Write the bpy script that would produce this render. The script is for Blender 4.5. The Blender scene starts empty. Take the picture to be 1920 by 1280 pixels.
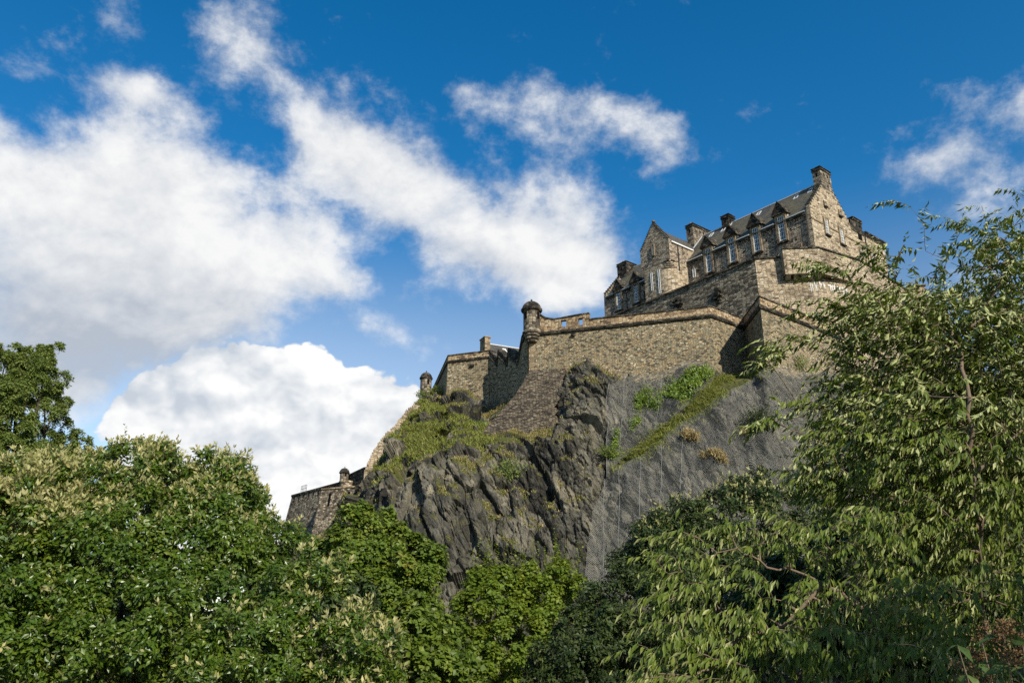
import bpy, math, random
import numpy as np
from mathutils import Vector, Matrix, Euler
random.seed(7); RNG = np.random.default_rng(11)
SC = bpy.context.scene
COL = SC.collection

# ------------------------------------------------------------------ camera
F = 1493.0; PITCH = math.radians(19.8); CZ = 2.0
cam = bpy.data.cameras.new('camera'); cam_o = bpy.data.objects.new('camera', cam); COL.objects.link(cam_o)
cam.sensor_width = 36.0; cam.lens = F/1920*36.0
cam.clip_start = 0.1; cam.clip_end = 20000
cam_o.location = (0, 0, CZ); cam_o.rotation_euler = (math.pi/2+PITCH, 0, 0)
SC.camera = cam_o
SC.render.resolution_x = 1024; SC.render.resolution_y = 682

# ------------------------------------------------------------------ light
SUN_EL = math.radians(34); SUN_H = np.array([0.485, -0.875, 0.0]); SUN_H /= np.linalg.norm(SUN_H)
SUN_D = Vector((SUN_H[0]*math.cos(SUN_EL), SUN_H[1]*math.cos(SUN_EL), math.sin(SUN_EL)))
sun = bpy.data.lights.new('sun', 'SUN'); sun.energy = 4.7; sun.angle = math.radians(0.5); sun.color = (1.0, 0.93, 0.80)
sun_o = bpy.data.objects.new('sun', sun); COL.objects.link(sun_o)
sun_o.rotation_euler = SUN_D.to_track_quat('Z', 'Y').to_euler()
SC.view_settings.view_transform = 'Standard'; SC.view_settings.look = 'None'
SC.view_settings.exposure = 0.45; SC.view_settings.gamma = 1.0
SC.render.engine = 'CYCLES'
cy = SC.cycles
cy.max_bounces = 6; cy.diffuse_bounces = 3; cy.glossy_bounces = 2; cy.transmission_bounces = 3; cy.transparent_max_bounces = 10
cy.caustics_reflective = False; cy.caustics_refractive = False
cy.sample_clamp_indirect = 4.0
cy.use_denoising = False

# ------------------------------------------------------------------ pixel <-> world helpers (photo pixels, 1920 wide)
def ray(px, py):
    x = np.asarray(px, float)-960; v = 640-np.asarray(py, float)
    return np.stack([x+0*v, F*math.cos(PITCH)-v*math.sin(PITCH)+0*x, F*math.sin(PITCH)+v*math.cos(PITCH)+0*x], -1)
CAM = np.array([0, 0, CZ])
def at_y(px, py, Y):
    d = ray(px, py); return CAM+d*(np.asarray(Y, float)/d[..., 1])[..., None]
def at_h(px, py, H):
    d = ray(px, py); return CAM+d*((H-CZ)/d[..., 2])[..., None]
def at_plane(px, py, p0, n):
    d = ray(px, py); return CAM+d*(np.dot(np.asarray(p0)-CAM, n)/np.dot(d, n))
def proj(p):
    p = np.asarray(p, float)-CAM
    dep = p[..., 1]*math.cos(PITCH)+p[..., 2]*math.sin(PITCH); up = -p[..., 1]*math.sin(PITCH)+p[..., 2]*math.cos(PITCH)
    return 960+F*p[..., 0]/dep, 640-F*up/dep

# ------------------------------------------------------------------ node helpers
class NT:
    def __init__(s, tree): s.t = tree; s.n = tree.nodes; s.l = tree.links
    def new(s, typ, **kw):
        nd = s.n.new(typ)
        for k, v in kw.items(): setattr(nd, k, v)
        return nd
    def link(s, a, b): s.l.new(a, b)
    def setin(s, nd, i, v):
        if v is None: return
        if isinstance(v, bpy.types.NodeSocket): s.l.new(v, nd.inputs[i])
        else: nd.inputs[i].default_value = v
    def math(s, op, a, b=None, c=None, clamp=False):
        nd = s.new('ShaderNodeMath', operation=op, use_clamp=clamp)
        s.setin(nd, 0, a); s.setin(nd, 1, b); s.setin(nd, 2, c); return nd.outputs[0]
    def vmath(s, op, a, b=None, scale=None):
        nd = s.new('ShaderNodeVectorMath', operation=op)
        s.setin(nd, 0, a); s.setin(nd, 1, b)
        if scale is not None: s.setin(nd, 'Scale', scale)
        return nd.outputs[0]
    def mix(s, f, a, b, mode='MIX'):
        nd = s.new('ShaderNodeMix', data_type='RGBA', blend_type=mode)
        s.setin(nd, 0, f)
        for i, v in ((6, a), (7, b)):
            if isinstance(v, tuple) and len(v) == 3: v = v+(1,)
            s.setin(nd, i, v)
        return nd.outputs[2]
    def noise(s, vec, scale, detail=4, rough=0.55, dist=0.0, dim='3D'):
        nd = s.new('ShaderNodeTexNoise', noise_dimensions=dim)
        s.setin(nd, 'Vector', vec); nd.inputs['Scale'].default_value = scale; nd.inputs['Detail'].default_value = detail
        nd.inputs['Roughness'].default_value = rough; nd.inputs['Distortion'].default_value = dist
        return nd
    def smooth(s, v, a, b, lo=0.0, hi=1.0):
        nd = s.new('ShaderNodeMapRange', interpolation_type='SMOOTHSTEP')
        s.setin(nd, 0, v); nd.inputs[1].default_value = a; nd.inputs[2].default_value = b
        nd.inputs[3].default_value = lo; nd.inputs[4].default_value = hi; return nd.outputs[0]
    def ramp(s, v, stops, interp='LINEAR'):
        nd = s.new('ShaderNodeValToRGB'); s.setin(nd, 0, v); e = nd.color_ramp; e.interpolation = interp
        while len(e.elements) < len(stops): e.elements.new(0.5)
        for el, (p, c) in zip(e.elements, stops): el.position = p; el.color = tuple(c)+(1,)
        return nd.outputs[0]

# ------------------------------------------------------------------ world: sky and clouds, fixed in world direction
world = bpy.data.worlds.new('World'); SC.world = world; world.use_nodes = True
world.cycles.sampling_method = 'MANUAL'; world.cycles.sample_map_resolution = 256
w = NT(world.node_tree); w.n.clear()
tc = w.new('ShaderNodeTexCoord'); dvec = tc.outputs['Generated']
sky = w.new('ShaderNodeTexSky', sky_type='NISHITA'); sky.sun_disc = False
sky.sun_elevation = SUN_EL; sky.sun_rotation = math.atan2(SUN_H[0], SUN_H[1])
sky.air_density = 1.0; sky.dust_density = 0.3; sky.ozone_density = 2.5
hs = w.new('ShaderNodeHueSaturation'); hs.inputs['Hue'].default_value = 0.496; hs.inputs['Saturation'].default_value = 1.43; hs.inputs['Value'].default_value = 1.19
sz0 = w.new('ShaderNodeSeparateXYZ'); w.link(dvec, sz0.inputs[0]); w.link(w.smooth(sz0.outputs[2], .28, .50, .90, 1.41), hs.inputs['Saturation'])
w.link(sky.outputs[0], hs.inputs['Color'])
bg_sky = w.new('ShaderNodeBackground'); w.link(hs.outputs[0], bg_sky.inputs[0]); bg_sky.inputs[1].default_value = 0.094

def blob_sum(vec, blobs):
    acc = None
    for (cx, cy_, rx, ry, rot, wt) in blobs:
        c = ray(cx, cy_); c = c/np.linalg.norm(c)
        yv = Vector(c); xv = Vector((c[1], -c[0], 0)).normalized(); zv = xv.cross(yv)
        cr, sr = math.cos(math.radians(rot)), math.sin(math.radians(rot))
        x2 = xv*cr-zv*sr; z2 = xv*sr+zv*cr
        k = np.linalg.norm(ray(cx, cy_))
        m = Matrix((x2, yv, z2)).transposed()
        mp = w.new('ShaderNodeMapping', vector_type='TEXTURE')
        mp.inputs['Location'].default_value = c; mp.inputs['Rotation'].default_value = m.to_euler()
        mp.inputs['Scale'].default_value = (rx/k, 0.5, ry/k)
        w.link(vec, mp.inputs['Vector'])
        g = w.new('ShaderNodeTexGradient', gradient_type='SPHERICAL'); w.link(mp.outputs[0], g.inputs[0])
        v = w.math('MULTIPLY', g.outputs['Fac'], wt)
        acc = v if acc is None else w.math('ADD', acc, v)
    return acc
SOFT = [(150, 400, 560, 280, 8, 1.45), (20, 320, 340, 190, 0, .7), (340, 500, 360, 230, 0, 1.0), (100, 610, 460, 190, 0, 1.2), (430, 560, 200, 150, 0, .75), (330, 280, 200, 120, 30, .6),
        (420, 50, 130, 80, 40, .50), (500, 130, 190, 95, 50, .60), (580, 220, 200, 110, 35, .70), (690, 280, 180, 100, 20, .62),
        (640, 350, 260, 130, 0, .8), (800, 370, 350, 150, 8, 1.0), (960, 440, 320, 140, 15, 1.0), (1090, 430, 180, 160, 0, .85), (1060, 350, 110, 100, 0, .6), (1110, 500, 130, 90, 0, .7),
        (970, 225, 170, 95, 25, .62), (1080, 245, 120, 95, 0, .5), (1250, 285, 130, 95, 30, 1.25), (880, 170, 90, 45, 30, .6), (1000, 165, 70, 60, 0, .55),
        (590, 480, 170, 95, 0, .95), (645, 535, 90, 60, 0, .75), (1800, 270, 260, 150, -20, .60), (1890, 190, 150, 90, 0, .48), (1750, 350, 200, 90, 0, .62), (1660, 300, 120, 90, 0, .4),
        (690, 612, 150, 42, 4, .85), (1060, 570, 110, 70, 0, .75), (980, 510, 240, 90, 10, .85), (680, 20, 90, 45, 0, .6), (270, 170, 110, 40, 5, .6),
        (800, 540, 100, 55, 0, .6), (130, 740, 170, 80, 0, .8), (1160, 200, 180, 60, 20, .5), (800, 190, 130, 60, 20, .55), (60, 690, 200, 120, 0, .6)]
PUFF = [(530, 710, 230, 130, 0, 1.1), (430, 790, 320, 190, 0, 1.3), (625, 700, 130, 100, 0, .9), (365, 790, 200, 150, 0, .9), (560, 880, 400, 230, 0, 1.5), (400, 930, 300, 190, 0, 1.2),
        (715, 810, 180, 140, 0, 1.1), (262, 755, 110, 80, 0, .7), (650, 960, 300, 190, 0, 1.2), (765, 735, 90, 70, 0, .7), (380, 690, 130, 95, 0, .8), (340, 1010, 260, 160, 0, .9), (480, 660, 130, 80, 0, .6)]
SHADE = [(60, 560, 480, 190, 0, 1.1), (230, 650, 380, 140, 0, 1.1), (540, 800, 260, 110, 0, .75), (800, 450, 240, 80, 10, .5), (60, 700, 320, 130, 0, .9), (650, 600, 140, 40, 0, .4), (340, 560, 220, 110, 0, .6), (420, 880, 200, 80, 0, .5), (990, 500, 200, 70, 0, .4), (1780, 330, 180, 70, 0, .4)]
wz = w.vmath('MULTIPLY', dvec, (1, 1, 1.25))
n1 = w.noise(w.vmath('ADD', wz, w.vmath('SCALE', w.vmath('SUBTRACT', w.noise(wz, 3.2, 2).outputs[1], (.5, .5, .5)), scale=0.10)), 6.5, 7, 0.60)
n1b = w.noise(wz, 24.0, 6, 0.66)
nz = w.math('SUBTRACT', n1.outputs[0], 0.5)
nzb = w.math('SUBTRACT', n1b.outputs[0], 0.5)
soft_d = w.math('ADD', blob_sum(dvec, SOFT), w.math('ADD', w.math('MULTIPLY', nz, 3.5), w.math('MULTIPLY', nzb, 1.15)))
soft_a = w.math('MULTIPLY', w.smooth(soft_d, 0.28, 1.26), w.smooth(soft_d, 0.30, 1.9, .58, .98))
off_l = w.vmath('ADD', wz, (0.010, 0.0, 0.035))
n1o = w.noise(off_l, 6.5, 4, 0.60)
rel = w.math('SUBTRACT', n1.outputs[0], n1o.outputs[0])
warp = w.vmath('ADD', wz, w.vmath('SCALE', w.vmath('SUBTRACT', w.noise(wz, 14, 3).outputs[1], (.5, .5, .5)), scale=0.045))
def billow(vec):
    v = w.new('ShaderNodeTexVoronoi', feature='F1'); v.inputs['Scale'].default_value = 17.0; v.inputs['Detail'].default_value = 2.0; v.inputs['Roughness'].default_value = .5; v.inputs['Lacunarity'].default_value = 2.3
    w.link(vec, v.inputs['Vector']); return v.outputs['Distance']
vb = billow(warp); vb2 = billow(w.vmath('ADD', warp, (0.008, 0, 0.022)))
puff_d = w.math('ADD', blob_sum(dvec, PUFF), w.math('ADD', w.math('MULTIPLY', w.math('SUBTRACT', 0.42, vb), 1.0), w.math('ADD', w.math('MULTIPLY', nz, 2.3), w.math('MULTIPLY', nzb, .40))))
puff_a = w.smooth(puff_d, 0.36, 0.60)
shade = blob_sum(dvec, SHADE)
light_s = w.math('ADD', w.math('ADD', w.math('ADD', 0.72, w.math('MULTIPLY', w.math('SUBTRACT', soft_d, .7), .16)), w.math('MULTIPLY', rel, 2.1)), w.math('MULTIPLY', shade, -0.48), clamp=True)
light_p = w.math('ADD', w.math('ADD', 0.88, w.math('MULTIPLY', w.math('SUBTRACT', vb2, vb), 0.75)), w.math('ADD', w.math('MULTIPLY', rel, 2.2), w.math('MULTIPLY', shade, -.55)), clamp=True)
c_soft = w.mix(light_s, (0.48, 0.53, 0.61), (0.96, 0.96, 0.95))
c_puff = w.mix(light_p, (0.58, 0.64, 0.72), (1.03, 1.03, 1.02))
cl_col = w.mix(puff_a, c_soft, c_puff)
cl_a = w.math('MAXIMUM', soft_a, puff_a)
sepz = w.new('ShaderNodeSeparateXYZ'); w.link(dvec, sepz.inputs[0])
cl_a = w.math('MULTIPLY', cl_a, w.smooth(sepz.outputs[2], -0.02, 0.06))
bg_c = w.new('ShaderNodeBackground'); w.link(cl_col, bg_c.inputs[0]); bg_c.inputs[1].default_value = 0.73
ms = w.new('ShaderNodeMixShader'); w.link(cl_a, ms.inputs[0]); w.link(bg_sky.outputs[0], ms.inputs[1]); w.link(bg_c.outputs[0], ms.inputs[2])
wo = w.new('ShaderNodeOutputWorld'); w.link(ms.outputs[0], wo.inputs[0])

# ------------------------------------------------------------------ object helpers
def tag(o, label=None, cat=None, group=None, kind=None):
    if label: o['label'] = label
    if cat: o['category'] = cat
    if group: o['group'] = group
    if kind: o['kind'] = kind
    return o
def thing(name, label, cat, loc, group=None):
    o = bpy.data.objects.new(name, None); COL.objects.link(o); o.location = loc; o.empty_display_size = 0.5
    return tag(o, label, cat, group)
def root_loc(o):
    l = np.zeros(3)
    while o is not None: l = l+np.array(o.location); o = o.parent
    return l
def np_mesh(name, V, faces, mats, parent=None, loops_uv=None, mat_idx=None, attrs=None, smooth=False):
    """V (n,3) world coordinates; faces: (m,k) int array or list of index lists"""
    V = np.asarray(V, float)
    org = root_loc(parent) if parent is not None else np.zeros(3)
    me = bpy.data.meshes.new(name)
    if isinstance(faces, np.ndarray):
        m, k = faces.shape; starts = np.arange(m)*k; tot = np.full(m, k); li = faces.ravel()
    else:
        m = len(faces); tot = np.array([len(f) for f in faces]); starts = np.concatenate([[0], np.cumsum(tot)[:-1]]); li = np.concatenate([np.asarray(f) for f in faces])
    me.vertices.add(len(V)); me.loops.add(len(li)); me.polygons.add(m)
    me.vertices.foreach_set('co', (V-org).ravel().astype(np.float32)); me.loops.foreach_set('vertex_index', li.astype(np.int32))
    me.polygons.foreach_set('loop_start', starts.astype(np.int32)); me.polygons.foreach_set('loop_total', tot.astype(np.int32))
    me.polygons.foreach_set('use_smooth', np.full(m, bool(smooth)))
    if mat_idx is not None: me.polygons.foreach_set('material_index', np.asarray(mat_idx, np.int32))
    if loops_uv is not None:
        uv = me.uv_layers.new(name='UVMap'); uv.data.foreach_set('uv', np.asarray(loops_uv, np.float32).ravel())
    for k_, v_ in (attrs or {}).items():
        a = me.attributes.new(k_, 'FLOAT', 'POINT'); a.data.foreach_set('value', np.asarray(v_, np.float32))
    me.update(); me.validate()
    for m_ in (mats if isinstance(mats, (list, tuple)) else [mats]): me.materials.append(m_)
    o = bpy.data.objects.new(name, me); COL.objects.link(o)
    if parent is not None: o.parent = parent
    return o

class MB:
    """collects polygons with metre UVs"""
    def __init__(s): s.v = []; s.f = []; s.uv = []; s.m = []
    def poly(s, pts, uv=None, m=0):
        pts = [np.asarray(p, float) for p in pts]; i = len(s.v); s.v += pts; s.f.append(list(range(i, i+len(pts)))); s.m.append(m)
        if uv is None:
            n = np.zeros(3)
            for k in range(len(pts)): n += np.cross(pts[k], pts[(k+1) % len(pts)])
            n /= (np.linalg.norm(n)+1e-9)
            if abs(n[2]) > 0.9: uv = [(p[0], p[1]) for p in pts]
            else:
                t = np.cross([0, 0, 1], n); t /= np.linalg.norm(t); b = np.cross(n, t)
                uv = [(float(np.dot(p, t)), float(np.dot(p, b))) for p in pts]
        s.uv += list(uv)
    def hexa(s, p, m=0):
        """8 points: bottom 4 counter-clockwise seen from above, then top 4"""
        for q in ((3, 2, 1, 0), (4, 5, 6, 7), (0, 1, 5, 4), (1, 2, 6, 5), (2, 3, 7, 6), (3, 0, 4, 7)): s.poly([p[k] for k in q], m=m)
    def prism(s, base, top, m=0):
        n = len(base)
        s.poly(base[::-1], m=m); s.poly(top, m=m)
        for k in range(n):
            j = (k+1) % n; s.poly([base[k], base[j], top[j], top[k]], m=m)
    def lathe(s, c, prof, n=28, m=0, a0=0.0, a1=2*math.pi, axes=None):
        c = np.asarray(c, float); X, Y = axes if axes else (np.array([1, 0, 0.]), np.array([0, 1, 0.]))
        for k in range(n):
            t0 = a0+(a1-a0)*k/n; t1 = a0+(a1-a0)*(k+1)/n
            d0 = X*math.cos(t0)+Y*math.sin(t0); d1 = X*math.cos(t1)+Y*math.sin(t1)
            rm = max(r for r, _ in prof)
            L = 0
            for (r0, z0), (r1, z1) in zip(prof[:-1], prof[1:]):
                seg = math.hypot(r1-r0, z1-z0); Z = np.array([0, 0, 1.])
                pts = [c+d0*r0+Z*z0, c+d1*r0+Z*z0, c+d1*r1+Z*z1, c+d0*r1+Z*z1]
                uv = [(t0*rm, L+c[2]), (t1*rm, L+c[2]), (t1*rm, L+seg+c[2]), (t0*rm, L+seg+c[2])]
                L += seg
                if r0 < 1e-6: pts, uv = [pts[0], pts[2], pts[3]], [uv[0], uv[2], uv[3]]
                elif r1 < 1e-6: pts, uv = pts[:3], uv[:3]
                s.poly(pts, uv, m)
    def build(s, name, mats, parent=None, smooth=False):
        return np_mesh(name, np.array(s.v), s.f, mats, parent, s.uv, s.m, smooth=smooth)

def tube_arrays(lines, sides=5):
    """lines: list of (points (n,3), radii (n,)) -> V, F(quads)"""
    Vs, Fs = [], []; base = 0
    ang = np.linspace(0, 2*math.pi, sides, endpoint=False)
    for P, R in lines:
        P = np.asarray(P, float); n = len(P)
        if n < 2: continue
        T = np.gradient(P, axis=0); T /= (np.linalg.norm(T, axis=1)[:, None]+1e-9)
        up = np.where(np.abs(T[:, 2:3]) > .9, [[1, 0, 0.]], [[0, 0, 1.]])
        A = np.cross(T, up); A /= np.linalg.norm(A, axis=1)[:, None]; B_ = np.cross(T, A)
        R = np.asarray(R, float)
        ring = P[:, None]+R[:, None, None]*(A[:, None]*np.cos(ang)[None, :, None]+B_[:, None]*np.sin(ang)[None, :, None])
        Vs.append(ring.reshape(-1, 3))
        i = np.arange(n-1)[:, None]*sides+base; k = np.arange(sides)[None]; k2 = (k+1) % sides
        Fs.append(np.stack([i+k, i+k2, i+sides+k2, i+sides+k], -1).reshape(-1, 4)); base += n*sides
    return np.concatenate(Vs), np.concatenate(Fs)

# ------------------------------------------------------------------ materials
def new_mat(name):
    m = bpy.data.materials.new(name); m.use_nodes = True; t = NT(m.node_tree); t.n.clear()
    out = t.new('ShaderNodeOutputMaterial'); return m, t, out
def principled(t, out, col, rough=0.8, spec=0.3, bump=None, metal=0.0):
    p = t.new('ShaderNodeBsdfPrincipled')
    if isinstance(col, tuple) and len(col) == 3: col = col+(1,)
    t.setin(p, 'Base Color', col); t.setin(p, 'Roughness', rough); t.setin(p, 'Specular IOR Level', spec); t.setin(p, 'Metallic', metal)
    if bump is not None: t.link(bump, p.inputs['Normal'])
    if out is not None: t.link(p.outputs[0], out.inputs[0])
    return p
def bump(t, h, dist, strength=1.0, nrm=None):
    b = t.new('ShaderNodeBump'); t.setin(b, 'Height', h); b.inputs['Distance'].default_value = dist; b.inputs['Strength'].default_value = strength
    if nrm is not None: t.link(nrm, b.inputs['Normal'])
    return b.outputs[0]

def masonry(name, stops, sx, sz, mortar, grime=0.5, rnd=0.85, bd=0.06, dist=0.12, streak=0.3, gscale=0.12):
    m, t, out = new_mat(name)
    uv = t.new('ShaderNodeUVMap').outputs[0]; geo = t.new('ShaderNodeNewGeometry').outputs['Position']
    wn = t.noise(uv, 1.7, 2); wv = t.vmath('SCALE', t.vmath('SUBTRACT', wn.outputs[1], (0.5, 0.5, 0.5)), scale=dist)
    q = t.vmath('MULTIPLY', t.vmath('ADD', uv, wv), (1.2/sx, 1.12/sz, 1))
    v1 = t.new('ShaderNodeTexVoronoi', voronoi_dimensions='2D'); v1.inputs['Scale'].default_value = 1; v1.inputs['Randomness'].default_value = rnd; t.link(q, v1.inputs['Vector'])
    v2 = t.new('ShaderNodeTexVoronoi', voronoi_dimensions='2D', feature='DISTANCE_TO_EDGE'); v2.inputs['Scale'].default_value = 1; v2.inputs['Randomness'].default_value = rnd; t.link(q, v2.inputs['Vector'])
    sep = t.new('ShaderNodeSeparateColor'); t.link(v1.outputs['Color'], sep.inputs[0])
    big = t.noise(geo, gscale, 6, .62)
    sel = t.math('ADD', sep.outputs[0], t.math('MULTIPLY', t.math('SUBTRACT', big.outputs[0], .5), .5), clamp=True)
    col = t.ramp(sel, stops)
    fine = t.noise(geo, 4.0, 5, .65)
    col = t.mix(0.55, col, t.ramp(fine.outputs[0], [(0.3, (.52, .52, .52)), (.7, (1.40, 1.40, 1.40))]), 'MULTIPLY')
    edge = t.smooth(v2.outputs['Distance'], 0.015, 0.10)
    col = t.mix(edge, mortar, col)
    st = t.noise(t.vmath('MULTIPLY', uv, (0.9, 0.09, 1)), 1.0, 5, .6)
    gr = t.noise(geo, gscale*2.3, 7, .68)
    g = t.smooth(gr.outputs[0], 0.48, 0.68, 0, grime); s_ = t.smooth(st.outputs[0], 0.50, 0.72, 0, streak)
    dark = t.math('MAXIMUM', g, s_)
    col = t.mix(dark, col, t.mix(1.0, col, (.28, .26, .25), 'MULTIPLY'))
    h = t.math('ADD', t.math('MULTIPLY', edge, 1.0), t.math('ADD', t.math('MULTIPLY', sep.outputs[1], .8), t.math('MULTIPLY', fine.outputs[0], 1.2)))
    principled(t, out, t.mix(1.0, col, (.84, .83, .80), 'MULTIPLY'), 0.92, 0.12, bump(t, h, bd))
    return m
BUFF = [(0.0, (.09, .078, .058)), (.14, (.14, .118, .083)), (.32, (.29, .24, .155)), (.50, (.36, .30, .19)), (.66, (.27, .245, .185)), (.80, (.47, .385, .24)), (.92, (.42, .28, .15)), (1.0, (.64, .56, .40))]
GREY = [(0.0, (.075, .067, .053)), (.22, (.13, .115, .09)), (.5, (.27, .23, .17)), (.8, (.40, .335, .245)), (1.0, (.56, .49, .38))]
PALE = [(0.0, (.12, .10, .075)), (.18, (.31, .25, .175)), (.45, (.46, .37, .26)), (.8, (.56, .45, .32)), (1.0, (.64, .56, .44))]
DARKS = [(0.0, (.018, .017, .015)), (.4, (.05, .045, .037)), (.75, (.11, .094, .072)), (1.0, (.22, .19, .145))]
M_CURT = masonry('curtain_rubble', BUFF, .56, .31, (.33, .285, .195), .32, .9, .13)
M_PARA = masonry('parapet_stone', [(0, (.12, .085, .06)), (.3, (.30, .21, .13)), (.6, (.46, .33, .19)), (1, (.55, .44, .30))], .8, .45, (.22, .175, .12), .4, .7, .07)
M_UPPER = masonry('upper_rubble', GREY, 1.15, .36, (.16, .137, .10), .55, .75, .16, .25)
M_FRONT = masonry('front_stone', PALE, 1.0, .38, (.32, .26, .185), .75, .7, .08, .2, .35)
M_HALL = masonry('hall_rubble', [(0.0, (.11, .092, .072)), (.15, (.22, .165, .125)), (.45, (.38, .31, .235)), (.8, (.52, .425, .32)), (1.0, (.64, .56, .44))], .66, .36, (.32, .27, .205), .38, .9, .14)
M_GABLE = masonry('gable_ashlar', PALE, .95, .42, (.36, .29, .205), .38, .75, .06, .2, .18)
M_TRIM = masonry('dressed_stone', [(0, (.13, .10, .07)), (.5, (.34, .26, .165)), (1, (.42, .33, .22))], 1.2, .6, (.2, .16, .11), .5, .5, .03)
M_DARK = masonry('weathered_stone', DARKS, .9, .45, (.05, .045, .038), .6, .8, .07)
M_LEFT = masonry('left_rubble', BUFF, .60, .33, (.30, .26, .18), .4, .9, .10)
M_LOW = masonry('lower_rubble', [(0.0, (.045, .038, .032)), (.25, (.15, .125, .095)), (.6, (.27, .225, .165)), (1.0, (.50, .43, .32))], .75, .42, (.12, .10, .075), .55, .9, .14)
M_BUTT = masonry('buttress_rubble', [(0, (.035, .03, .026)), (.35, (.10, .083, .064)), (.7, (.17, .14, .10)), (1.0, (.28, .23, .165))], .62, .26, (.10, .085, .065), .5, .85, .16, .2)
M_TURR = masonry('turret_ashlar', [(0, (.07, .06, .05)), (.35, (.17, .142, .11)), (.7, (.30, .25, .185)), (1, (.44, .38, .29))], .85, .62, (.08, .068, .052), .75, .35, .05, .03, .6, .35)

def slate(name, moss=.5):
    m, t, out = new_mat(name)
    uv = t.new('ShaderNodeUVMap').outputs[0]; geo = t.new('ShaderNodeNewGeometry').outputs['Position']
    br = t.new('ShaderNodeTexBrick'); t.link(uv, br.inputs['Vector']); br.inputs['Scale'].default_value = 1.0
    br.inputs['Brick Width'].default_value = .5; br.inputs['Row Height'].default_value = .32; br.inputs['Mortar Size'].default_value = .02
    br.inputs['Color1'].default_value = (.05, .046, .040, 1); br.inputs['Color2'].default_value = (.105, .094, .078, 1); br.inputs['Mortar'].default_value = (.018, .018, .018, 1)
    n = t.noise(geo, .35, 5, .65); n2 = t.noise(geo, 3, 4)
    f = t.math('MULTIPLY', t.smooth(n.outputs[0], .38, .62), t.math('MULTIPLY', t.smooth(n2.outputs[0], .3, .6), moss))
    col = t.mix(f, br.outputs[0], (.145, .125, .055))
    principled(t, out, col, .62, .35, bump(t, br.outputs['Fac'], -.04))
    return m
M_SLATE = slate('roof_slate', .9); M_SLATE2 = slate('grey_slate', .2)
def plain(name, col, rough=.6, spec=.3, var=.25, scale=3.0, metal=0.0):
    m, t, out = new_mat(name); geo = t.new('ShaderNodeNewGeometry').outputs['Position']
    n = t.noise(geo, scale, 5, .6)
    c = t.mix(1.0, col+(1,), t.ramp(n.outputs[0], [(.25, (1-var,)*3), (.75, (1+var,)*3)]), 'MULTIPLY')
    principled(t, out, c, rough, spec, bump(t, n.outputs[0], .01), metal); return m
M_WHITE = plain('white_paint', (.74, .74, .71), .45, .4, .10)
M_LEAD = plain('pale_lead', (.50, .51, .52), .5, .4, .2)
M_IRON = plain('black_iron', (.018, .018, .018), .5, .4, .2)
M_LIME = plain('lime_stain', (.62, .60, .55), .9, .1, .2, 2.0)
M_CLAY = plain('clay_pot', (.30, .22, .15), .8, .2, .25)
M_CABLE = plain('steel_cable', (.25, .25, .235), .5, .4, .1)
def glass():
    m, t, out = new_mat('window_glass'); geo = t.new('ShaderNodeNewGeometry').outputs['Position']
    n = t.noise(geo, 1.2, 2)
    p = principled(t, out, t.ramp(n.outputs[0], [(.3, (.02, .025, .03)), (.7, (.07, .08, .09))]), .12, .9, bump(t, n.outputs[0], .03))
    return m
M_GLASS = glass()
M_BLACK = plain('dark_opening', (.006, .006, .006), .9, .05, .1)
def bark(name, c):
    m, t, out = new_mat(name); geo = t.new('ShaderNodeNewGeometry').outputs['Position']
    n = t.noise(t.vmath('MULTIPLY', geo, (1, 1, .25)), 28, 5, .65)
    principled(t, out, t.mix(n.outputs[0], tuple(x*.45 for x in c), tuple(x*1.4 for x in c)), .85, .2, bump(t, n.outputs[0], .01)); return m
M_BARK = bark('bark', (.075, .06, .045)); M_BARK2 = bark('cherry_bark', (.17, .125, .085))

def leafmat(name, stops, under, trans, transl=.3, rough=.42, spec=.45):
    m, t, out = new_mat(name)
    at = t.new('ShaderNodeAttribute', attribute_name='tint'); g = t.new('ShaderNodeNewGeometry')
    col = t.ramp(at.outputs['Fac'], stops)
    c2 = t.mix(g.outputs['Backfacing'], col, t.mix(.8, col, under))
    p = principled(t, None, c2, rough, spec)
    tr = t.new('ShaderNodeBsdfTranslucent'); t.link(t.mix(.5, col, trans), tr.inputs[0])
    mx = t.new('ShaderNodeMixShader'); mx.inputs[0].default_value = transl
    t.link(p.outputs[0], mx.inputs[1]); t.link(tr.outputs[0], mx.inputs[2]); t.link(mx.outputs[0], out.inputs[0])
    return m
L_BIG = leafmat('whitebeam_leaf', [(0, (.022, .050, .004)), (.45, (.062, .112, .009)), (.8, (.125, .168, .016)), (1, (.21, .22, .035))], (.20, .23, .09), (.24, .33, .02), .28, .36, .5)
L_PALE = leafmat('pale_shoot', [(0, (.22, .22, .06)), (.6, (.38, .35, .13)), (1, (.56, .51, .24))], (.42, .40, .19), (.45, .42, .12), .3, .6, .2)
L_SYC = leafmat('sycamore_leaf', [(0, (.036, .066, .006)), (.45, (.10, .152, .015)), (.80, (.185, .22, .028)), (.92, (.24, .19, .04)), (1, (.28, .13, .035))], (.17, .20, .08), (.24, .31, .03), .3, .5, .3)
L_YEL = leafmat('maple_leaf', [(0, (.055, .095, .008)), (.5, (.125, .185, .018)), (.9, (.215, .255, .03)), (1, (.32, .31, .05))], (.24, .27, .08), (.42, .46, .03), .38, .5, .3)
L_DARK = leafmat('evergreen_leaf', [(0, (.012, .023, .005)), (.5, (.034, .056, .011)), (.9, (.082, .10, .024)), (1, (.17, .165, .055))], (.10, .11, .06), (.07, .11, .02), .12, .5, .25)
L_CHER = leafmat('cherry_leaf', [(0, (.030, .054, .005)), (.5, (.092, .130, .014)), (.9, (.175, .205, .030)), (1, (.27, .28, .06))], (.44, .45, .20), (.22, .28, .04), .22, .5, .22)
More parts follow.
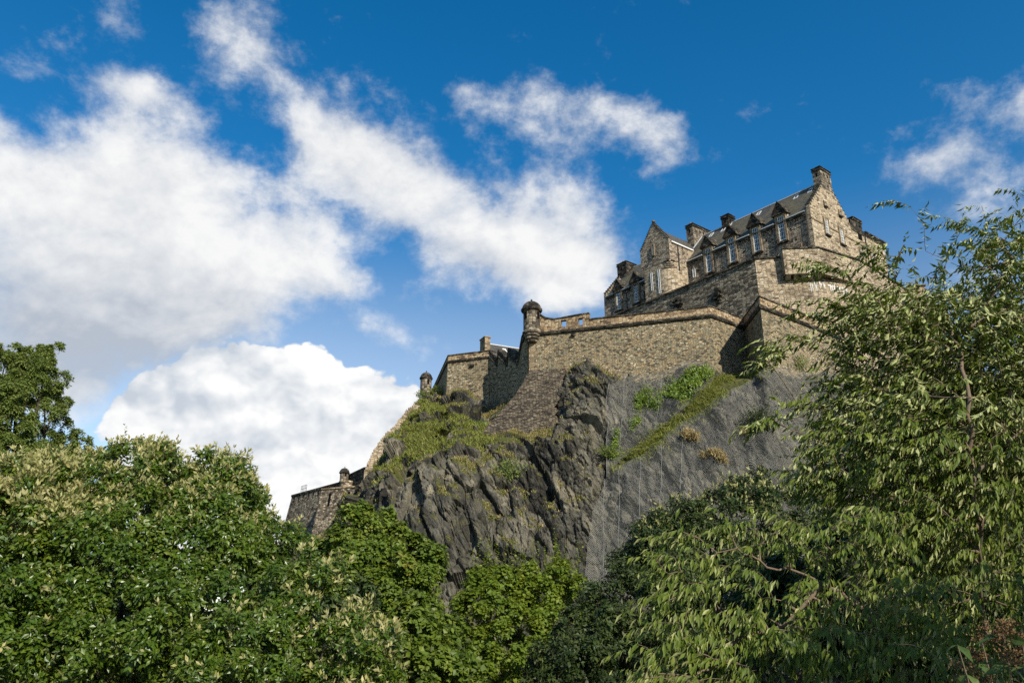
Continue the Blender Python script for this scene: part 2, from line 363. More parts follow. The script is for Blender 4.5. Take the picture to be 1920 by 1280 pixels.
L_FAR = leafmat('far_leaf', [(0, (.070, .11, .018)), (.5, (.15, .20, .042)), (1, (.25, .29, .08))], (.20, .22, .09), (.26, .30, .04), .3, .55, .25)
L_IVY = leafmat('ivy_leaf', [(0, (.05, .10, .008)), (.5, (.11, .18, .012)), (.85, (.19, .24, .02)), (1, (.34, .24, .03))], (.15, .19, .05), (.28, .35, .03))
L_GRASS = leafmat('grass_blade', [(0, (.085, .125, .014)), (.4, (.19, .235, .030)), (.75, (.30, .30, .065)), (1, (.40, .34, .12))], (.22, .22, .07), (.32, .34, .05), .3, .6, .15)
L_DRY = leafmat('dry_grass', [(0, (.24, .18, .075)), (.5, (.41, .32, .145)), (1, (.55, .44, .22))], (.30, .23, .11), (.38, .28, .10), .25, .7, .15)
L_BUDD = leafmat('buddleia_leaf', [(0, (.030, .055, .010)), (.5, (.065, .105, .018)), (1, (.12, .16, .04))], (.30, .32, .18), (.22, .28, .05), .25)
L_BROWN = leafmat('dead_flower', [(0, (.07, .038, .018)), (.5, (.16, .09, .045)), (1, (.25, .155, .075))], (.16, .10, .05), (.18, .11, .05), .15, .8, .1)
#@@GROUND
# ------------------------------------------------------------------ ground
def fbm2(x, y, seed, octs=4):
    r = np.random.default_rng(seed); out = np.zeros_like(x); a = 1.0; f = 1.0
    for _ in range(octs):
        for _k in range(3):
            th = r.uniform(0, 2*np.pi); ph = r.uniform(0, 2*np.pi)
            out += a*np.sin((x*np.cos(th)+y*np.sin(th))*f+ph)/3
        a *= .55; f *= 1.9
    return out
def ground_z(x, y):
    d = np.clip(y, 0, 45); z = -6.5*(d/45)**1.2
    z = z+np.clip((y-85)/25, 0, 1)*3.0
    return z+.25*fbm2(x*.25, y*.25, 5)*np.clip(np.hypot(x, y)/15, 0, 1)
gx = np.concatenate([-np.geomspace(3000, 90, 14), np.linspace(-80, 110, 96), np.geomspace(120, 3000, 14)])
gy = np.concatenate([-np.geomspace(2000, 30, 12), np.linspace(-25, 125, 76), np.geomspace(135, 6000, 16)])
GX, GY = np.meshgrid(gx, gy); GV = np.stack([GX, GY, ground_z(GX, GY)], -1).reshape(-1, 3)
ii = (np.arange(len(gy)-1)[:, None]*len(gx)+np.arange(len(gx)-1)[None]).ravel()
GFc = np.stack([ii, ii+1, ii+len(gx)+1, ii+len(gx)], -1)
m, t, out = new_mat('grassland'); geo = t.new('ShaderNodeNewGeometry').outputs['Position']
n = t.noise(geo, .5, 6, .65); n2 = t.noise(geo, 7, 4)
principled(t, out, t.mix(n2.outputs[0], t.ramp(n.outputs[0], [(.3, (.020, .034, .010)), (.7, (.055, .075, .02))]), (.03, .05, .012)), .9, .1, bump(t, n2.outputs[0], .05)); M_GROUND = m
tag(np_mesh('ground', GV, GFc, M_GROUND, smooth=True), kind='structure')

# ------------------------------------------------------------------ cliff
CC = {480: [(1040, 188), (1110, 150), (1240, 118)], 557: [(1011, 177.5), (1050, 150), (1110, 130), (1240, 112)], 607: [(989, 168), (1030, 142), (1100, 122), (1240, 109)],
 652: [(966, 160), (990, 142), (1050, 126), (1240, 107)], 664: [(945, 156.5), (965, 142), (1000, 129), (1100, 117), (1240, 106)],
 676: [(897, 150), (930, 140), (1000, 126), (1100, 116), (1240, 106)], 690: [(870, 151), (900, 133), (1000, 120), (1100, 113), (1240, 105)],
 715: [(837, 153), (868, 139), (905, 127), (960, 119), (1060, 112), (1240, 104)], 740: [(806, 155), (850, 137), (905, 123), (1000, 115), (1240, 103)],
 775: [(762, 166), (800, 147), (850, 131), (905, 119), (1000, 113), (1240, 103)], 790: [(748, 172), (800, 146), (850, 130), (905, 118.5), (1000, 112.5), (1240, 103)],
 808: [(738, 177), (765, 152), (800, 144), (850, 130), (890, 118.5), (1000, 112), (1240, 103)], 838: [(748, 162.2), (760, 152), (800, 141), (850, 128), (880, 118.5), (950, 114), (1240, 103)],
 862: [(744, 161.4), (755, 151), (790, 140), (838, 128), (865, 118.5), (950, 113.5), (1240, 103)], 890: [(756, 160.3), (775, 150), (800, 139), (830, 127), (850, 119.5), (950, 113), (1240, 103)],
 915: [(768, 159), (790, 147), (812, 132), (830, 123), (900, 117), (1000, 112), (1240, 103)], 960: [(742, 152), (772, 141), (800, 132), (825, 123.5), (900, 117), (1000, 111), (1240, 102)],
 1000: [(705, 143.5), (745, 140), (790, 133), (830, 124), (900, 117), (1000, 111), (1240, 102)], 1048: [(693, 140.6), (740, 137.0), (785, 131.5), (835, 122.5), (900, 117), (1000, 111), (1240, 102)],
 1072: [(690, 139.2), (702, 136.3), (760, 128), (830, 122), (900, 117), (1000, 111), (1240, 102)], 1110: [(677, 138), (687, 135.4), (760, 127.5), (830, 121.5), (900, 117.5), (1000, 111), (1240, 102)],
 1132: [(694, 137.4), (712, 132), (800, 126), (900, 119), (1000, 112), (1240, 102)], 1165: [(710, 136.6), (722, 131.5), (800, 126.3), (858, 122.3), (880, 117.5), (1000, 110.5), (1240, 101)],
 1240: [(696, 134.6), (710, 130), (795, 124.3), (818, 121.5), (838, 117), (1000, 109), (1240, 101)], 1300: [(678, 132.6), (692, 128.6), (757, 124), (778, 120.8), (798, 116.8), (1000, 108), (1240, 100)],
 1335: [(690, 131.6), (702, 128.5), (735, 125), (752, 121.5), (770, 117.5), (1000, 108), (1240, 100)], 1370: [(704, 134.5), (710, 129), (722, 125), (738, 120.5), (760, 117.3), (1000, 107.5), (1240, 100)],
 1402: [(702, 137), (706, 128), (714, 122.5), (735, 119), (1000, 107), (1240, 100)], 1430: [(688, 123.8), (696, 120.8), (800, 116), (1000, 107), (1240, 100)],
 1530: [(698, 133), (712, 126), (800, 118), (1000, 108), (1240, 100)], 1650: [(705, 137.5), (715, 131), (800, 120), (1000, 110), (1240, 100)],
 1900: [(720, 141), (735, 136), (800, 128), (1000, 115), (1240, 104)], 2100: [(760, 145), (800, 138), (1000, 120), (1240, 108)]}
NCc, NR = 900, 440
pxs = np.linspace(484, 2095, NCc)
tt = np.linspace(0, 1, NR)**1.0
keys = sorted(CC); kpy, kY = [], []
for k in keys:
    a = np.array(CC[k], float); P = at_y(np.full(len(a), k), a[:, 0], a[:, 1])
    s = np.concatenate([[0], np.cumsum(np.linalg.norm(np.diff(P, axis=0), axis=1))]); s /= s[-1]
    kpy.append(np.interp(tt, s, a[:, 0])); kY.append(np.interp(tt, s, a[:, 1]))
kpy = np.array(kpy); kY = np.array(kY)
PY = np.stack([np.interp(pxs, keys, kpy[:, j]) for j in range(NR)], 0); YY = np.stack([np.interp(pxs, keys, kY[:, j]) for j in range(NR)], 0)
PX = np.broadcast_to(pxs, PY.shape)
BP = at_y(PX, PY, YY)                                   # (NR, NC, 3)
def gauss(A_, s, ax):
    r = int(3*s); k = np.exp(-.5*(np.arange(-r, r+1)/s)**2); k /= k.sum()
    pad = [(0, 0)]*A_.ndim; pad[ax] = (r, r); B_ = np.pad(A_, pad, mode='reflect', reflect_type='odd')
    return np.apply_along_axis(lambda v: np.convolve(v, k, 'valid'), ax, B_)
BP[..., 1] = gauss(gauss(BP[..., 1], 5, 0), 6, 1); BP[..., 2] = gauss(BP[..., 2], 4, 1)
def grid_normals(G):
    du = np.gradient(G, axis=1); dv = np.gradient(G, axis=0); n = np.cross(dv, du)
    return n/(np.linalg.norm(n, axis=-1)[..., None]+1e-9)
BN = grid_normals(BP)
if BN[NR//2, NCc//2, 1] > 0: BN = -BN
def inpoly(x, y, poly):
    c = np.zeros(x.shape, bool); n = len(poly)
    for i in range(n):
        x0, y0 = poly[i]; x1, y1 = poly[(i+1) % n]
        cond = ((y0 > y) != (y1 > y)); xi = (x1-x0)*(y-y0)/((y1-y0) if y1 != y0 else 1e-9)+x0
        c ^= cond & (x < xi)
    return c
BX, BY = proj(BP)
NET_UP = [(1141, 726), (1165, 712), (1240, 698), (1296, 679), (1328, 684), (1342, 700), (1335, 722), (1290, 768), (1230, 818), (1165, 872), (1143, 905), (1134, 850), (1131, 790)]
NET_LOW = [(1133, 905), (1150, 888), (1172, 876), (1240, 832), (1282, 795), (1330, 765), (1385, 728), (1440, 692), (1560, 705), (1640, 760), (1640, 980), (1500, 1130), (1091, 1130), (1098, 1040), (1108, 960)]
BAND = [(1150, 885), (1165, 858), (1225, 812), (1290, 762), (1335, 716), (1350, 706), (1398, 700), (1432, 690), (1440, 700), (1388, 728), (1330, 768), (1282, 796), (1240, 834), (1172, 880)]
def soft(poly, s=9): return gauss(gauss(inpoly(BX, BY, poly).astype(float), s, 0), s, 1)
net_m = np.clip(soft(NET_UP)+soft(NET_LOW), 0, 1)
band_m = soft(BAND, 3)
butt_m = soft([(985, 690), (1062, 690), (1048, 825), (890, 830), (930, 745)], 7)
slope_m = soft([(700, 830), (790, 745), (850, 770), (905, 790), (930, 830), (880, 850), (820, 870), (740, 890), (690, 900)], 7)   # the grassy slope under the left wall

def worley(Q, seed):
    """nearest cell of a jittered lattice: returns three random numbers per cell and the offset to its centre"""
    Fq = np.floor(Q).astype(np.int64); best = np.full(len(Q), 1e9); sec = np.full(len(Q), 1e9); idx = np.zeros((len(Q), 3), np.int64); off = np.zeros_like(Q)
    def hsh(c, s):
        h = (c[:, 0]*73856093) ^ (c[:, 1]*19349663) ^ (c[:, 2]*83492791) ^ (s*2654435761)
        h = (h ^ (h >> 13))*1274126177 & 0xffffffff; h = (h ^ (h >> 16))*2246822519 & 0xffffffff
        return ((h ^ (h >> 15)) & 0xffffff)/float(0xffffff)
    for dx in (-1, 0, 1):
        for dy in (-1, 0, 1):
            for dz in (-1, 0, 1):
                c = Fq+np.array([dx, dy, dz]); ctr = c+np.stack([hsh(c, seed+1), hsh(c, seed+2), hsh(c, seed+3)], 1)
                dd = Q-ctr; d = (dd**2).sum(1); b = d < best; sec = np.where(b, best, np.minimum(sec, d))
                best[b] = d[b]; idx[b] = c[b]; off[b] = dd[b]
    return np.stack([hsh(idx, seed+4+k) for k in range(4)], 1), off, np.sqrt(sec)-np.sqrt(best)
ax3 = np.array([-.34, .26, 1.0]); ax3 /= np.linalg.norm(ax3); ax1 = np.cross([0, 1, 0], ax3); ax1 /= np.linalg.norm(ax1); ax2 = np.cross(ax3, ax1)
fl = BP.reshape(-1, 3)
warpv = np.stack([fbm2(fl[:, 0]*.5, fl[:, 2]*.5, 21), fbm2(fl[:, 1]*.5, fl[:, 2]*.4, 22), fbm2(fl[:, 0]*.4, fl[:, 2]*.3, 23)], 1)*.30
R3 = np.stack([ax1, ax2, ax3], 0); LQ = (fl+warpv)@R3.T
blocky = np.clip((fl[:, 0]+.25*(fl[:, 2]-20)+3*fbm2(fl[:, 0]*.15, fl[:, 2]*.15, 77)+6)/10, 0, 1)
lz = fl[:, 2]/4.3+.55*fbm2(fl[:, 0]*.22, fl[:, 2]*.12, 81)+.25*fbm2(fl[:, 0]*.9, fl[:, 2]*.5, 82); lf = lz-np.floor(lz)
disp = np.zeros(len(fl)); tint = np.zeros(len(fl)); crack = np.zeros(len(fl)); nmv = net_m.ravel()
for (cx_, cy_, cz_, amp, sd, tl) in ((6.5, 6.0, 19, 1.9, 1, 1.0), (2.6, 2.8, 9.5, 1.0, 2, 1.1), (1.15, 1.3, 3.6, .50, 3, 1.1), (.5, .7, 1.3, .22, 4, 1.0), (.27, .4, .6, .10, 5, .9)):
    rr, of, ed_ = worley(LQ/np.array([cx_, cy_, cz_]), sd*17)
    h = amp*((rr[:, 0]-.5)*1.3+tl*((rr[:, 1]-.5)*of[:, 0]*2.0+(rr[:, 2]-.5)*of[:, 2]*1.6))
    reg = (.55+.45*blocky) if sd >= 3 else (1.15-.35*blocky)
    if sd in (2, 3): disp -= (.55 if sd == 2 else .28)*np.exp(-ed_/.07)*(1-.15*nmv); crack = np.maximum(crack, (.9 if sd == 2 else .6)*np.exp(-ed_/.10))
    disp += reg*h*(1-nmv*(.40 if amp > .9 else -.15)); tint += (rr[:, 3]-.5)*(.8 if sd in (2, 3) else .3)
disp += blocky*(1-nmv)*.95*(lf**.6-.55)*np.clip(.6+.6*fbm2(fl[:, 0]*.35, fl[:, 2]*.35, 83), 0, 1.3)
topfade = np.clip(np.arange(NR)/16, 0, 1)[:, None]*np.ones((1, NCc))
amp_m = (1-.85*butt_m)*(1-.25*slope_m)*(1-.8*band_m)*topfade
CP = BP+BN*(disp.reshape(NR, NCc)*amp_m)[..., None]
CN = grid_normals(CP)
if CN[NR//2, NCc//2, 1] > 0: CN = -CN
smN = gauss(gauss(CN, 2, 0), 2, 1)
gn = fbm2(fl[:, 0]*.8, fl[:, 2]*.8+fl[:, 1]*.6, 31, 5).reshape(NR, NCc)
grassy = np.clip((smN[..., 2]-.43+.18*gn)*3.2, 0, 1)*(1-.45*net_m)
gn2 = fbm2(fl[:, 0]*.45+3, fl[:, 2]*.6, 33, 4).reshape(NR, NCc)
grassy = np.clip(np.maximum(grassy, band_m*np.clip(.55+1.1*gn2+.4*gn, 0, 1.2))+slope_m*np.clip(.40+.75*gn2+(smN[..., 2]-.42)*1.8, 0, 1), 0, 1)
print('GRASS', grassy.mean(), (slope_m*grassy).sum()/slope_m.sum(), smN[..., 2].mean(), np.percentile(smN[..., 2][slope_m > .5], [10, 50, 90]))
ext = [CP[0]+np.array([0, d, -h_]) for d, h_ in ((45, 14), (14, 2.5), (4, .3))]
CPX = np.concatenate([np.stack(ext), CP], 0); nx = 3
def padt(a): return np.concatenate([np.repeat(a[:1], nx, 0), a], 0)
ii = (np.arange(NR+nx-1)[:, None]*NCc+np.arange(NCc-1)[None]).ravel()
CF = np.stack([ii, ii+NCc, ii+NCc+1, ii+1], -1)
def rockmat():
    m, t, out = new_mat('cliff_rock'); geo = t.new('ShaderNodeNewGeometry').outputs['Position']
    A_ = lambda nm: t.new('ShaderNodeAttribute', attribute_name=nm).outputs['Fac']
    ti, gr, ne = A_('tint'), A_('grassy'), A_('net')
    rot = t.new('ShaderNodeMapping'); rot.inputs['Rotation'].default_value = (.25, .33, 0); t.link(geo, rot.inputs[0])
    st = t.noise(t.vmath('MULTIPLY', rot.outputs[0], (1, 1, .22)), 1.6, 8, .68); fine = t.noise(geo, 5, 6, .7); big = t.noise(geo, .14, 5, .6)
    v = t.math('ADD', t.math('ADD', t.math('MULTIPLY', ti, .45), t.math('MULTIPLY', st.outputs[0], .85)), t.math('MULTIPLY', t.math('SUBTRACT', big.outputs[0], .5), .5), clamp=True)
    col = t.ramp(v, [(.14, (.030, .028, .023)), (.34, (.075, .070, .056)), (.52, (.130, .119, .091)), (.74, (.215, .19, .138)), (.95, (.40, .34, .235))])
    col = t.mix(.5, col, t.ramp(fine.outputs[0], [(.3, (.5, .5, .5)), (.7, (1.4, 1.4, 1.4))]), 'MULTIPLY')
    wet = t.noise(t.vmath('MULTIPLY', rot.outputs[0], (1, 1, .13)), .55, 6, .65); wm = t.smooth(wet.outputs[0], .46, .62, 0, .62)
    col = t.mix(wm, col, t.mix(1.0, col, (.38, .38, .36), 'MULTIPLY'))
    li = t.noise(geo, .55, 6, .7); lm = t.math('MULTIPLY', t.smooth(li.outputs[0], .52, .68), .5)
    col = t.mix(lm, col, (.115, .105, .035))
    col = t.mix(t.math('MULTIPLY', ne, .30), col, t.mix(t.smooth(st.outputs[0], .35, .65), (.026, .026, .021), (.125, .122, .10)))
    gcol = t.ramp(t.noise(geo, 1.3, 6, .7).outputs[0], [(.3, (.035, .045, .012)), (.5, (.085, .090, .024)), (.72, (.18, .145, .06))])
    gm = t.smooth(t.math('ADD', gr, t.math('MULTIPLY', t.math('SUBTRACT', fine.outputs[0], .5), .7)), .35, .65)
    col = t.mix(gm, col, gcol)
    h = t.math('ADD', st.outputs[0], t.math('MULTIPLY', fine.outputs[0], .45))
    principled(t, out, col, .85, .18, bump(t, h, .45)); return m
M_ROCK = rockmat()
cliff = np_mesh('cliff', CPX.reshape(-1, 3), CF, M_ROCK, attrs={'tint': np.concatenate([np.zeros(nx*NCc), tint]), 'grassy': padt(grassy).ravel(), 'net': padt(net_m).ravel()})
tag(cliff, kind='structure')

# ------------------------------------------------------------------ wire netting over the rock
def netmat():
    m, t, out = new_mat('wire_netting'); uv = t.new('ShaderNodeUVMap').outputs[0]
    sp = t.new('ShaderNodeSeparateXYZ'); t.link(uv, sp.inputs[0])
    a = t.math('ADD', t.math('DIVIDE', sp.outputs[0], .21), t.math('DIVIDE', sp.outputs[1], .30)); b = t.math('SUBTRACT', t.math('DIVIDE', sp.outputs[0], .21), t.math('DIVIDE', sp.outputs[1], .30))
    def line(v):
        f = t.math('ABSOLUTE', t.math('SUBTRACT', t.math('FRACT', v), .5)); return t.math('LESS_THAN', f, .040)
    wire = t.math('MAXIMUM', line(a), line(b))
    p = principled(t, None, (.27, .262, .228), .6, .3)
    tr = t.new('ShaderNodeBsdfTransparent'); mx = t.new('ShaderNodeMixShader'); t.link(wire, mx.inputs[0]); t.link(tr.outputs[0], mx.inputs[1]); t.link(p.outputs[0], mx.inputs[2])
    t.link(mx.outputs[0], out.inputs[0]); return m
M_NET = netmat()
SB = CP.copy()
for k_ in range(3): SB[..., k_] = gauss(gauss(SB[..., k_], 4, 0), 4, 1)
SB = SB+BN*.70
rowlen = np.broadcast_to(np.cumsum(np.linalg.norm(np.gradient(BP, axis=0), axis=-1), 0).mean(1, keepdims=True), (NR, NCc))+.12*(SB[..., 2]-BP[..., 2])
collen = BP[..., 0]*1.05+.25*fbm2(BP[..., 0]*.3, BP[..., 2]*.3, 91)
def surf_at(px, py):
    j = int(np.clip(np.searchsorted(pxs, px), 0, NCc-1)); c = np.argmin((BX[:, max(0, j-12):j+12]-px)**2+(BY[:, max(0, j-12):j+12]-py)**2); r, q = divmod(c, BX[:, max(0, j-12):j+12].shape[1])
    return r, max(0, j-12)+q
def netting(name, poly, label, cables):
    msk = inpoly(BX, BY, poly)
    r0, c0 = np.where(msk[:-1, :-1] & msk[1:, 1:] & msk[:-1, 1:] & msk[1:, :-1])
    i = r0*NCc+c0; F4 = np.stack([i, i+NCc, i+NCc+1, i+1], -1)
    used, inv = np.unique(F4, return_inverse=True); V = SB.reshape(-1, 3)[used]; F4 = inv.reshape(F4.shape)
    base = V[V[:, 2].argmin()]
    root = thing('rock_netting', label, 'rock netting', base, 'wire nets draped over the rock')
    uv = np.stack([collen.ravel()[used], rowlen.ravel()[used]], -1)[F4.ravel()]
    np_mesh('mesh_sheet', V, F4, M_NET, root, loops_uv=uv, smooth=True)
    for pl in cables:
        pts = []
        for (xa, ya), (xb, yb) in zip(pl[:-1], pl[1:]):
            for s in np.linspace(0, 1, 14, endpoint=False):
                r, c = surf_at(xa+(xb-xa)*s, ya+(yb-ya)*s); pts.append(SB[r, c]+BN[r, c]*.12)
        pts = np.array(pts)
        for k_ in range(3): pts[:, k_] = gauss(pts[:, k_], 1.2, 0)
        V_, F_ = tube_arrays([(pts, np.full(len(pts), .022))], 5)
        np_mesh('cable', V_, F_, M_CABLE, root, smooth=True)
netting('upper', NET_UP, 'grey wire netting on the upper rock hump around the ivy, above the diagonal grass strip', [[(1131, 790), (1136, 850), (1143, 903)], [(1141, 726), (1134, 760), (1131, 790)], [(1172, 712), (1168, 780), (1160, 860)], [(1241, 700), (1236, 760), (1230, 815)]])
netting('lower', NET_LOW, 'large grey wire netting over the lower rock slab, below the diagonal grass strip', [[(1133, 905), (1128, 980), (1130, 1100)], [(1166, 882), (1163, 980), (1165, 1100)], [(1242, 834), (1240, 900), (1238, 960)], [(1203, 860), (1201, 930), (1200, 990)], [(1280, 800), (1278, 860), (1276, 930)]])

# ------------------------------------------------------------------ leaf and blade meshes
def unit(v): return v/(np.linalg.norm(v, axis=-1, keepdims=True)+1e-9)
def leaves(P, D, N, L, Wd, bend=.15, fold=.12):
    """one 4-triangle folded, drooping leaf per row"""
    D = unit(D); N = unit(N-D*(N*D).sum(1, keepdims=True)); S = np.cross(D, N); L = L[:, None]; Wd = Wd[:, None]
    v0 = P; v1 = P+D*.5*L-N*fold*Wd; v2 = P+D*L-N*bend*L
    v3 = P+D*.45*L+S*Wd*.5; v4 = P+D*.45*L-S*Wd*.5
    V = np.stack([v0, v1, v2, v3, v4], 1).reshape(-1, 3)
    b = (np.arange(len(P))*5)[:, None, None]
    T = np.array([[0, 3, 1], [0, 1, 4], [1, 3, 2], [1, 2, 4]])[None]
    return V, (b+T).reshape(-1, 3)
def blades(P, N, L, Wd, rng, lean=.5):
    n = len(P); r = rng.normal(size=(n, 3)); S = unit(np.cross(N, r)); D = unit(N+lean*rng.normal(size=(n, 3))); L = L[:, None]; Wd = Wd[:, None]
    tip = P+D*L+unit(np.cross(S, N))*L*.35-np.array([0, 0, .25])*L
    mid = P+D*L*.6
    V = np.stack([P-S*Wd*.5, P+S*Wd*.5, mid+S*Wd*.35, mid-S*Wd*.35, tip], 1).reshape(-1, 3)
    b = (np.arange(n)*5)[:, None, None]; T = np.array([[0, 1, 2], [0, 2, 3], [3, 2, 4]])[None]
    return V, (b+T).reshape(-1, 3)
def pick(weights, n, rng):
    wv = weights.ravel(); c = np.cumsum(wv); return np.searchsorted(c, rng.uniform(0, c[-1], n))
def cell_area(): return np.linalg.norm(np.cross(np.gradient(CP, axis=0), np.gradient(CP, axis=1)), axis=-1)
AREA = cell_area()
def scatter_grass(name, weight, n, L, Wd, mat, label, cat, lean=.5, seed=3, thing_=False, off=0.0):
    rng = np.random.default_rng(seed); i = pick(weight*AREA, n, rng); P = CP.reshape(-1, 3)[i]+rng.normal(size=(n, 3))*(.06+off*.2)+BN.reshape(-1, 3)[i]*off
    N = unit(smN.reshape(-1, 3)[i]*.6+np.array([0, -.1, .8]))
    V, T = blades(P, N, rng.uniform(*L, n), rng.uniform(*Wd, n), rng, lean)
    o = np_mesh(name, V, T, mat, attrs={'tint': np.repeat(rng.beta(2, 2, n), 5)})
    return tag(o, label, cat, kind=None if thing_ else 'stuff')
view_ok = (BX > 560) & (BX < 1560) & (BY < 1120)
scatter_grass('grass_strip', np.clip(gauss(band_m, 3, 0)*(.55+1.3*gn2), 0, 1)*view_ok, 17000, (.3, 1.3), (.09, .17), L_GRASS, 'bright green grass strip running diagonally between the two wire nets', 'grass', .45, 3)
left_w = np.clip(slope_m*1.2, 0, 1)*np.clip(grassy*1.6-.5, 0, 1)*view_ok
scatter_grass('slope_grass', left_w, 17000, (.45, 1.2), (.09, .17), L_GRASS, 'green and straw coloured grass on the steep bank under the left bastion', 'grass', .5, 4)
led = np.clip(grassy*1.5-.55, 0, 1)*(1-band_m)*(1-slope_m)*(1-net_m)*view_ok*(gn > -.15)
scatter_grass('ledge_grass', led, 15000, (.28, .8), (.07, .13), L_DRY, 'dry straw coloured grass tufts growing on the ledges of the bare rock', 'grass', .6, 5)
scatter_grass('ledge_moss', led, 12000, (.2, .55), (.08, .15), L_GRASS, 'short green grass growing among the dry tufts on the rock ledges', 'grass', .6, 6)
botl = soft([(560, 1015), (660, 965), (690, 1010), (640, 1075), (575, 1075)], 5)
scatter_grass('bank_grass', botl, 4000, (.4, .9), (.09, .16), L_GRASS, 'grass on the bank below the battered lower wall at far left', 'grass', .5, 8)
def disc(cx, cy_, rx, ry, p=1.0): return np.clip(1.15-((BX-cx)/rx)**2-((BY-cy_)/ry)**2, 0, 1)**p
for ds, n, lab in ((((1290, 815, 9, 7), (1300, 821, 11, 6), (1284, 822, 6, 5)), 700, 'straw coloured tussock caught on the lower net, nearest the grass strip'), (((1322, 856, 12, 5), (1338, 858, 13, 6), (1352, 864, 8, 7)), 700, 'wide straw coloured tussock lower down on the lower net'),
        (((1395, 812, 8, 4), (1402, 815, 5, 4)), 160, 'small straw tuft on the net below the little bush')):
    scatter_grass('dry_tussock', sum(disc(*d_) for d_ in ds)*np.clip(.5+1.2*gn, .05, 1.5), n, (.35, .95), (.09, .16), L_DRY, lab, 'tussock', .8, 9, True, .75)['group'] = 'dry tussocks on the lower net'
def ivy(name, discs, n, mat, label, cat, size=(.22, .40), off=.75, grp=None, seed=12):
    rng = np.random.default_rng(seed); wgt = sum(disc(*d[:4])*d[4] for d in discs); wgt = np.where(wgt > .12, wgt, 0)*np.clip(.35+gn*1.3+wgt*.6, 0.05, 1.5)
    i = pick(wgt*AREA, n, rng); P = CP.reshape(-1, 3)[i]+BN.reshape(-1, 3)[i]*(off+rng.uniform(-.1, .45, n))[:, None]+rng.normal(size=(n, 3))*.18
    D = unit(np.array([0, -.25, -.7])+rng.normal(size=(n, 3))*.55); N = unit(BN.reshape(-1, 3)[i]+rng.normal(size=(n, 3))*.45)
    L = rng.uniform(*size, n); V, T = leaves(P, D, N, L, L*.9)
    return tag(np_mesh(name, V, T, mat, attrs={'tint': np.repeat(rng.beta(2, 2, n), 5)}), label, cat, grp)
ivy('ivy', [(1298, 712, 26, 22, 1.2), (1262, 728, 24, 22, 1.0), (1284, 735, 22, 26, .9), (1322, 706, 12, 16, .7)], 7500, L_IVY, 'bright green ivy patch spreading over the top of the upper net', 'ivy', grp='climbing plants on the nets')
ivy('ivy', [(1196, 775, 8, 34, .8), (1212, 745, 18, 20, .55), (1230, 752, 14, 22, .7), (1186, 805, 6, 14, .5)], 2200, L_IVY, 'thin trailing yellow green ivy hanging down the upper net', 'ivy', (.16, .30), grp='climbing plants on the nets', seed=13)
ivy('ivy', [(1153, 832, 9, 16, .8), (1150, 860, 5, 10, .6)], 700, L_IVY, 'small yellowish ivy clump low at the left corner of the upper net', 'ivy', (.16, .3), grp='climbing plants on the nets', seed=14)
def rock_bush(px, py, rad, n, mat, label, seed, leaf=(.25, .42)):
    rng = np.random.default_rng(seed); r, c = surf_at(px, py); base = CP[r, c]
    root = thing('bush', label, 'bush', base, 'bushes growing on the crag')
    ctr = base+np.array([0, -rad*.6, rad*.55])
    th = unit(rng.normal(size=(n, 3))); P = ctr+th*np.array([1.25, .9, .8])*rad*(rng.uniform(0, 1, n)**.45)[:, None]*(1+.25*np.sin(th[:, :1]*7+th[:, 2:]*5))
    D = unit(th+rng.normal(size=(n, 3))*.6); N = unit(np.array([0, -.4, .8])+rng.normal(size=(n, 3))*.6); L = rng.uniform(*leaf, n)
    V, T = leaves(P, D, N, L, L*.45); np_mesh('foliage', V, T, mat, root, attrs={'tint': np.repeat(rng.beta(2, 2, n), 5)})
    lines = [(np.array([base, base*.4+ctr*.6+rng.normal(size=3)*.2, ctr+unit(rng.normal(size=3))*rad*.7]), [.07, .045, .015]) for _ in range(6)]
    V, T = tube_arrays(lines, 4); np_mesh('stem', V, T, M_BARK, root)
rock_bush(1420, 803, 2.0, 1500, L_DARK, 'dark round bush growing out of the lower net, right of the straw tussocks', 41)
rock_bush(1490, 690, 1.6, 900, L_FAR, 'green bush at the foot of the salient wall', 42)
rock_bush(953, 878, 1.9, 900, L_FAR, 'loose green bush rooted in the middle of the bare rock face', 43)
rock_bush(896, 800, 1.5, 900, L_IVY, 'light green bush on the rock edge below the zigzag wall', 44)
rock_bush(826, 735, 1.6, 900, L_GRASS, 'yellow green bush at the foot of the left bastion corner', 45)
rock_bush(787, 742, 1.2, 500, L_FAR, 'small bluish green bush below the second turret on the skyline', 46)
rock_bush(1141, 856, 1.4, 600, L_SYC, 'green bush beside the left edge of the upper net', 47)
rock_bush(1020, 690, .7, 200, L_GRASS, 'small mossy tuft at the foot of the main wall', 48)
